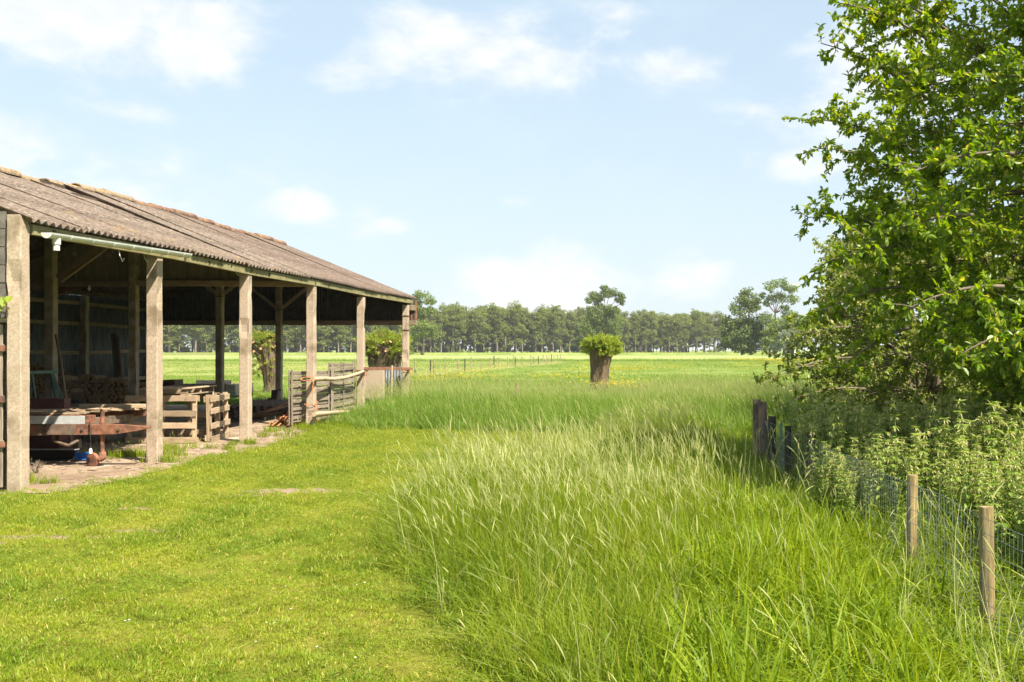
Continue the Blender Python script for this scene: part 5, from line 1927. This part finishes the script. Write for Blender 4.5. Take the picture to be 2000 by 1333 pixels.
place('dead_straw', x, y, CDD, 4, np.stack([rng.uniform(.7, 1.25, len(x))] * 3, 1), rotz=3.1, tilt=.2)
# the patch beyond the mown strip
CF = collection('far_clump', [tall_clump('far_clump', 40, .60, .2, .010, 3, ('grass_far', 'seed_head'), lean=(-.3, 0), head=.13) for _ in range(7)])
x, y = jgrid(-20, 9, 18, 33, .2)
wob = .3 * pnoise(x, y, 1.6, 53) + .15 * pnoise(x, y, 5.0, 54)
k = inside(TALL_FAR, x + wob, y + wob) & in_view(x, y, 1)
x, y = x[k], y[k]
nz = pnoise(x, y, .5)
ed = edge_dist(TALL_FAR, x, y)
hs = (1.0 + .3 * nz + .1 * rng.normal(size=len(x))) * np.clip(.45 + ed * .7, .45, 1) * np.clip(1.25 - (y - 20) * .03, .75, 1.2)
place('far_tall_grass', x, y, CF, 7, np.stack([np.ones_like(hs)] * 2 + [hs], 1))
# rough grass over the meadow
CM = collection('meadow_clump', [tall_clump('meadow_clump', 40, .24, .34, .012, 2, ('grass_far', 'seed_head'), lean=(-.15, 0), head=.06) for _ in range(6)])
x, y = jgrid(-34, 16, 26, 62, .55)
k = in_view(x, y, 1) & ~inside(TALL_FAR, x, y) & ~((x < -7) & (y < 29.6))
x, y = x[k], y[k]
hs = np.clip(.75 + .9 * pnoise(x, y, .25), .2, 1.6)
place('meadow_grass', x, y, CM, 6, np.stack([np.ones_like(hs) * 1.2] * 2 + [hs], 1))
x, y = jgrid(-70, 40, 62, 138, 1.3)
k = in_view(x, y, 1)
x, y = x[k], y[k]
hs = np.clip(.65 + .9 * pnoise(x, y, .12), .15, 1.5)
place('meadow_grass', x, y, CM, 6, np.stack([np.ones_like(hs) * 2.2] * 2 + [hs * .9], 1))
# reeds along the ditch and the dry strip under the meadow fence
x, y = jgrid(-120, 60, 141, 150, 1.1)
k = in_view(x, y, 1)
x, y = x[k], y[k]
place('ditch_reeds', x, y, CM, 6, np.stack([np.ones(len(x)) * 2.4] * 2 + [rng.uniform(1.6, 3.2, len(x))], 1))
DRY = collection('dry_clump', [tall_clump('dry_clump', 18, .25, .3, .010, 22, ('seed_head', 'seed_head'), head=.1) for _ in range(3)])
xs_, ys2 = [], []
for (p, q) in zip(FP[:-1], FP[1:]):
    for t_ in np.linspace(0, 1, 9):
        px, py = p[0] + (q[0] - p[0]) * t_, p[1] + (q[1] - p[1]) * t_
        Y = 3200 / (py - HY)
        xs_.append((px - VX) / F * Y + rng.normal(0, .25))
        ys2.append(Y + rng.normal(0, .3))
xs_, ys2 = np.array(xs_), np.array(ys2)
place('dry_grass', xs_, ys2, DRY, 3, np.stack([np.ones(len(xs_)) * 1.3] * 2 + [rng.uniform(.6, 1.2, len(xs_))], 1))


# buttercups
def flower_clump(n, rad, h, fs, mat):
    tb = MB()
    for _ in range(n):
        q, r_ = rnd.uniform(0, 6.28), rad * math.sqrt(rnd.random())
        x_, y_, z_ = r_ * math.cos(q), r_ * math.sin(q), h * rnd.uniform(.7, 1.1)
        vs = [(x_, y_, z_ - fs * .2)] + [(x_ + fs * math.cos(k * 1.2566), y_ + fs * math.sin(k * 1.2566), z_ + fs * .25) for k in range(5)]
        tb.add(vs, [(0, 1 + k, 1 + (k + 1) % 5) for k in range(5)])
    me = bpy.data.meshes.new('flowers')
    me.from_pydata(tb.v, [], tb.f)
    me.materials.append(M[mat])
    return me


CB = collection('buttercup', [flower_clump(26, .9, .32, .035, 'yellow') for _ in range(4)])
x, y = jgrid(-17, 18, 40, 112, 1.0)
nz = pnoise(x, y, .13, 2) + .5 * pnoise(x, y, .5, 3)
k = in_view(x, y, 0) & (nz > .34) & (x > -13.5) & ~((y < 60) & (x > 0))
x, y = x[k], y[k]
x2, y2 = jgrid(4, 50, 128, 150, 1.0)
k = in_view(x2, y2, 0) & (x2 > 6 + (150 - y2) * .4)
x, y = np.concatenate([x, x2[k]]), np.concatenate([y, y2[k]])
x3, y3 = rng.normal(-1.55, .45, 16), rng.normal(39.4, .5, 16)
x, y = np.concatenate([x, x3]), np.concatenate([y, y3])
place('buttercups', x, y, CB, 4, np.stack([rng.uniform(.7, 1.3, len(x))] * 3, 1))

# mown lawn
def lawn_patch():
    nb = 330
    o = np.stack([rng.uniform(-.16, .16, nb), rng.uniform(-.16, .16, nb), np.full(nb, -.004)], 1)
    a = rng.uniform(0, 2 * np.pi, nb)
    dh = np.stack([np.cos(a), np.sin(a)], 1)
    v, f, t, _ = ribbon(o, dh, np.where(rng.random(nb) < .05, .052, .033) * rng.uniform(.5, 1.3, nb), rng.uniform(.3, 1.4, nb), .0055 * rng.uniform(.6, 1.3, nb), 2, blade_prof)
    me = mesh_np('lawn_patch', v, f, t)
    me.materials.append(M['grass_lawn'])
    return me


CG = collection('lawn_patch', [lawn_patch() for _ in range(10)])
x, y = jgrid(-12, 2.2, 3.2, 22, .15)
fl = np.array(FLOOR)
front_x = np.interp(y, fl[:9, 1], fl[:9, 0])
k = in_view(x, y, .5) & ~(inside(TALL_NEAR, x, y) & (edge_dist(TALL_NEAR, x, y) > .15)) & ~(inside(TALL_FAR, x, y) & (edge_dist(TALL_FAR, x, y) > .2)) & ((x > front_x + .1 * rng.normal(size=len(x))) | (y < 11.2))
bare = np.zeros(len(x), bool)
for (bx_, by_, ba, bb) in BARE:
    q = ((x - bx_) / (ba + .05)) ** 2 + ((y - by_) / (bb + .05)) ** 2 + rng.normal(0, .35, len(x))
    bare |= (q < 1) & (rng.random(len(x)) < .72)
k &= ~bare
x, y = x[k], y[k]
nz = pnoise(x, y, 1.1, 8) + .5 * pnoise(x, y, 3.0, 9)
hs = np.clip(1.0 + 1.3 * nz, .5, 2.2)
lane = np.sin((edge_dist(TALL_NEAR, x, y) + .25 * pnoise(x, y, .4, 31)) * math.pi / 1.05)
n = len(x)
lanes = np.where(lane > 0, .45, -.42) + rng.normal(0, .05, n)
scatter('lawn_grass', np.stack([x, y, np.zeros(n)], 1), np.stack([lanes * .8, lanes * .5, rng.uniform(-3.14, 3.14, n)], 1), np.stack([np.ones(n)] * 2 + [hs], 1), rng.integers(0, 10, n), CG)
# daisies
CD = collection('daisy', [flower_clump(2, .2, .045, .007, 'white_petal') for _ in range(3)])
q = np.array([G(*p) for p in ((517, 1225), (525, 1222), (598, 1165), (700, 1148), (537, 1280), (260, 1220), (535, 1218), (520, 1205), (640, 1300), (120, 1180))])
place('daisies', q[:, 0], q[:, 1], CD, 3, np.ones((len(q), 3)))

# weeds round the post feet and on the floor's edge
CW = collection('weed', [tall_clump('weed', 60, .26, .16, .010, 3, ('grass_lush', 'seed_head'), lean=(0, 0), bend=(.3, 1.2), head=.05) for _ in range(4)])
wp = []
for (px, py, n, sx_, sy_) in ((245, 893, 26, .33, .22), (15, 945, 10, .15, .08), (300, 905, 5, .12, .06), (470, 870, 7, .2, .1), (370, 880, 8, .35, .15), (610, 840, 14, .3, .2), (560, 845, 8, .3, .15), (650, 835, 16, .5, .25), (680, 838, 14, .4, .2), (60, 948, 5, .1, .06), (480, 775, 14, .6, .8), (575, 770, 16, .8, .8), (540, 855, 5, .3, .1)):
    gx0, gy0 = G(px, py)
    for _ in range(n):
        wp.append((gx0 + rng.normal(0, sx_), gy0 + rng.normal(0, sy_), rng.uniform(.4, 1.0)))
wp = np.array(wp)
place('weeds', wp[:, 0], wp[:, 1], CW, 4, np.stack([wp[:, 2]] * 3, 1), rotz=3.14, z=.015)


# nettles beyond the fence
def nettle_clump():
    LO, LD, LN, LL, LT = [], [], [], [], []
    parts = []
    tb = Tubes(4)
    for _ in range(7):
        bx_, by_ = rng.normal(0, .10, 2)
        h = rng.uniform(.52, .80)
        top = np.array([bx_ + rng.normal(0, .08), by_ + rng.normal(0, .08), h])
        b0 = np.array([bx_, by_, 0])
        tb.add(np.stack([b0, (b0 + top) / 2 + rng.normal(0, .01, 3), top]), np.array([.004, .0035, .002]))
        for z in np.linspace(.18, 1, 10):
            c = b0 + (top - b0) * z
            a0 = rng.uniform(0, 3.14)
            for s_ in (0, math.pi, math.pi / 2, -math.pi / 2)[:4 if z > .35 else 2]:
                d = np.array([math.cos(a0 + s_), math.sin(a0 + s_), -.15 if z < .9 else .4])
                LO.append(c)
                LD.append(d)
                LN.append([0, 0, 1])
                LL.append(.085 * (1.15 - .65 * z) * rng.uniform(.8, 1.2))
                LT.append(rng.random() * .85)
                if z > .55:
                    for j in range(2):
                        LO.append(c)
                        LD.append(d * .7 + rng.normal(0, .4, 3) + np.array([0, 0, -.5]))
                        LN.append([0, 0, 1])
                        LL.append(-.05)
                        LT.append(1.0)
    LO, LD, LN, LL, LT = map(np.array, (LO, LD, LN, LL, LT))
    wd = np.where(LL > 0, LL * .5, .010)
    v, f, t = leaves_np(LO, LD, LN.astype(float), np.abs(LL), wd, .12, .25, LT)
    V = np.concatenate([v, np.concatenate(tb.V)])
    sf = np.concatenate(tb.F) + len(v)
    me = mesh_np('nettle', V, np.concatenate([f, sf]), np.concatenate([t, np.full(len(V) - len(v), .3)]))
    me.materials.append(M['nettle'])
    return me


CN = collection('nettle', [nettle_clump() for _ in range(6)])
x, y = jgrid(1.3, 6.5, 5.6, 14.2, .24)
fxl = 2.2 - .054 * y
k = in_view(x, y, .6) & (x > fxl + .3 + .25 * (y < 9) + np.clip((6.6 - y) * .6, 0, 1)) & (pnoise(x, y, .9, 4) > -.22)
x, y = x[k], y[k]
hs = np.clip(.92 + .55 * pnoise(x, y, 1.1, 7) + .12 * rng.normal(size=len(x)), .5, 1.3)
xa, ya = rng.normal(1.66, .10, 16), rng.normal(9.2, .6, 16)
x, y, hs = np.concatenate([x, xa]), np.concatenate([y, ya]), np.concatenate([hs, rng.uniform(.6, .85, 16)])
place('nettles', x, y, CN, 6, np.stack([hs * 1.1] * 3, 1), rotz=3.14)
# lush grass and stalks mixed in beyond the fence
x, y = jgrid(1.2, 6, 3, 14, .2)
k = in_view(x, y, .5) & (x > 2.3 - .054 * y) & ~inside(TALL_NEAR, x, y)
if k.any():
    place('lush_grass', x[k], y[k], CL_, 9, np.stack([np.ones(k.sum())] * 3, 1))

# vine leaves and a yellow weed on the barn's end wall
t = thing('vine', P(8, 585, 11.25), 'sprig of bright green vine leaves on the barn end wall', 'vine')
tb = Tubes(4)
tb.add(np.array([P(-40, 560, 11.33), P(-10, 580, 11.3), P(10, 583, 11.27), P(24, 580, 11.25)]), .006)
tb.build('stem', 'twig', t)
pts = np.array([P(3, 580, 11.26), P(10, 586, 11.25), P(22, 578, 11.24), P(-8, 575, 11.27), P(-15, 590, 11.27), P(1, 595, 11.26)])
for p in pts:
    V, Fc, tn = leaves_np(p[None], np.array([[rnd.uniform(-.4, .6), -.5, -.7]]), np.array([[.2, -1, .4]]), .09, .085, .1, .2)
    link('leaf', mesh_np('leaf', V, Fc, tn), 'leaf_willow', t)
CY = collection('yellow_weed', [flower_clump(10, .12, .2, .014, 'yellow')])
gx0, gy0 = G(14, 940)
place('yellow_weeds', np.array([gx0, gx0 - .1]), np.array([gy0, gy0 + .05]), CY, 1, np.ones((2, 3)))

# ---- the air: thin summer haze round everything
hzb = MB().box((-3400, -80, -1), (3400, 6400, 26)).build('haze', None)
tag(hzb, kind='stuff')
m, t, out = newmat('haze')
v = t.n('ShaderNodeVolumePrincipled')
v.inputs['Color'].default_value = (.93, .96, 1.0, 1)
v.inputs['Density'].default_value = .00017
v.inputs['Anisotropy'].default_value = .0
t.t.links.new(v.outputs[0], out.inputs['Volume'])
hzb.data.materials.append(m)
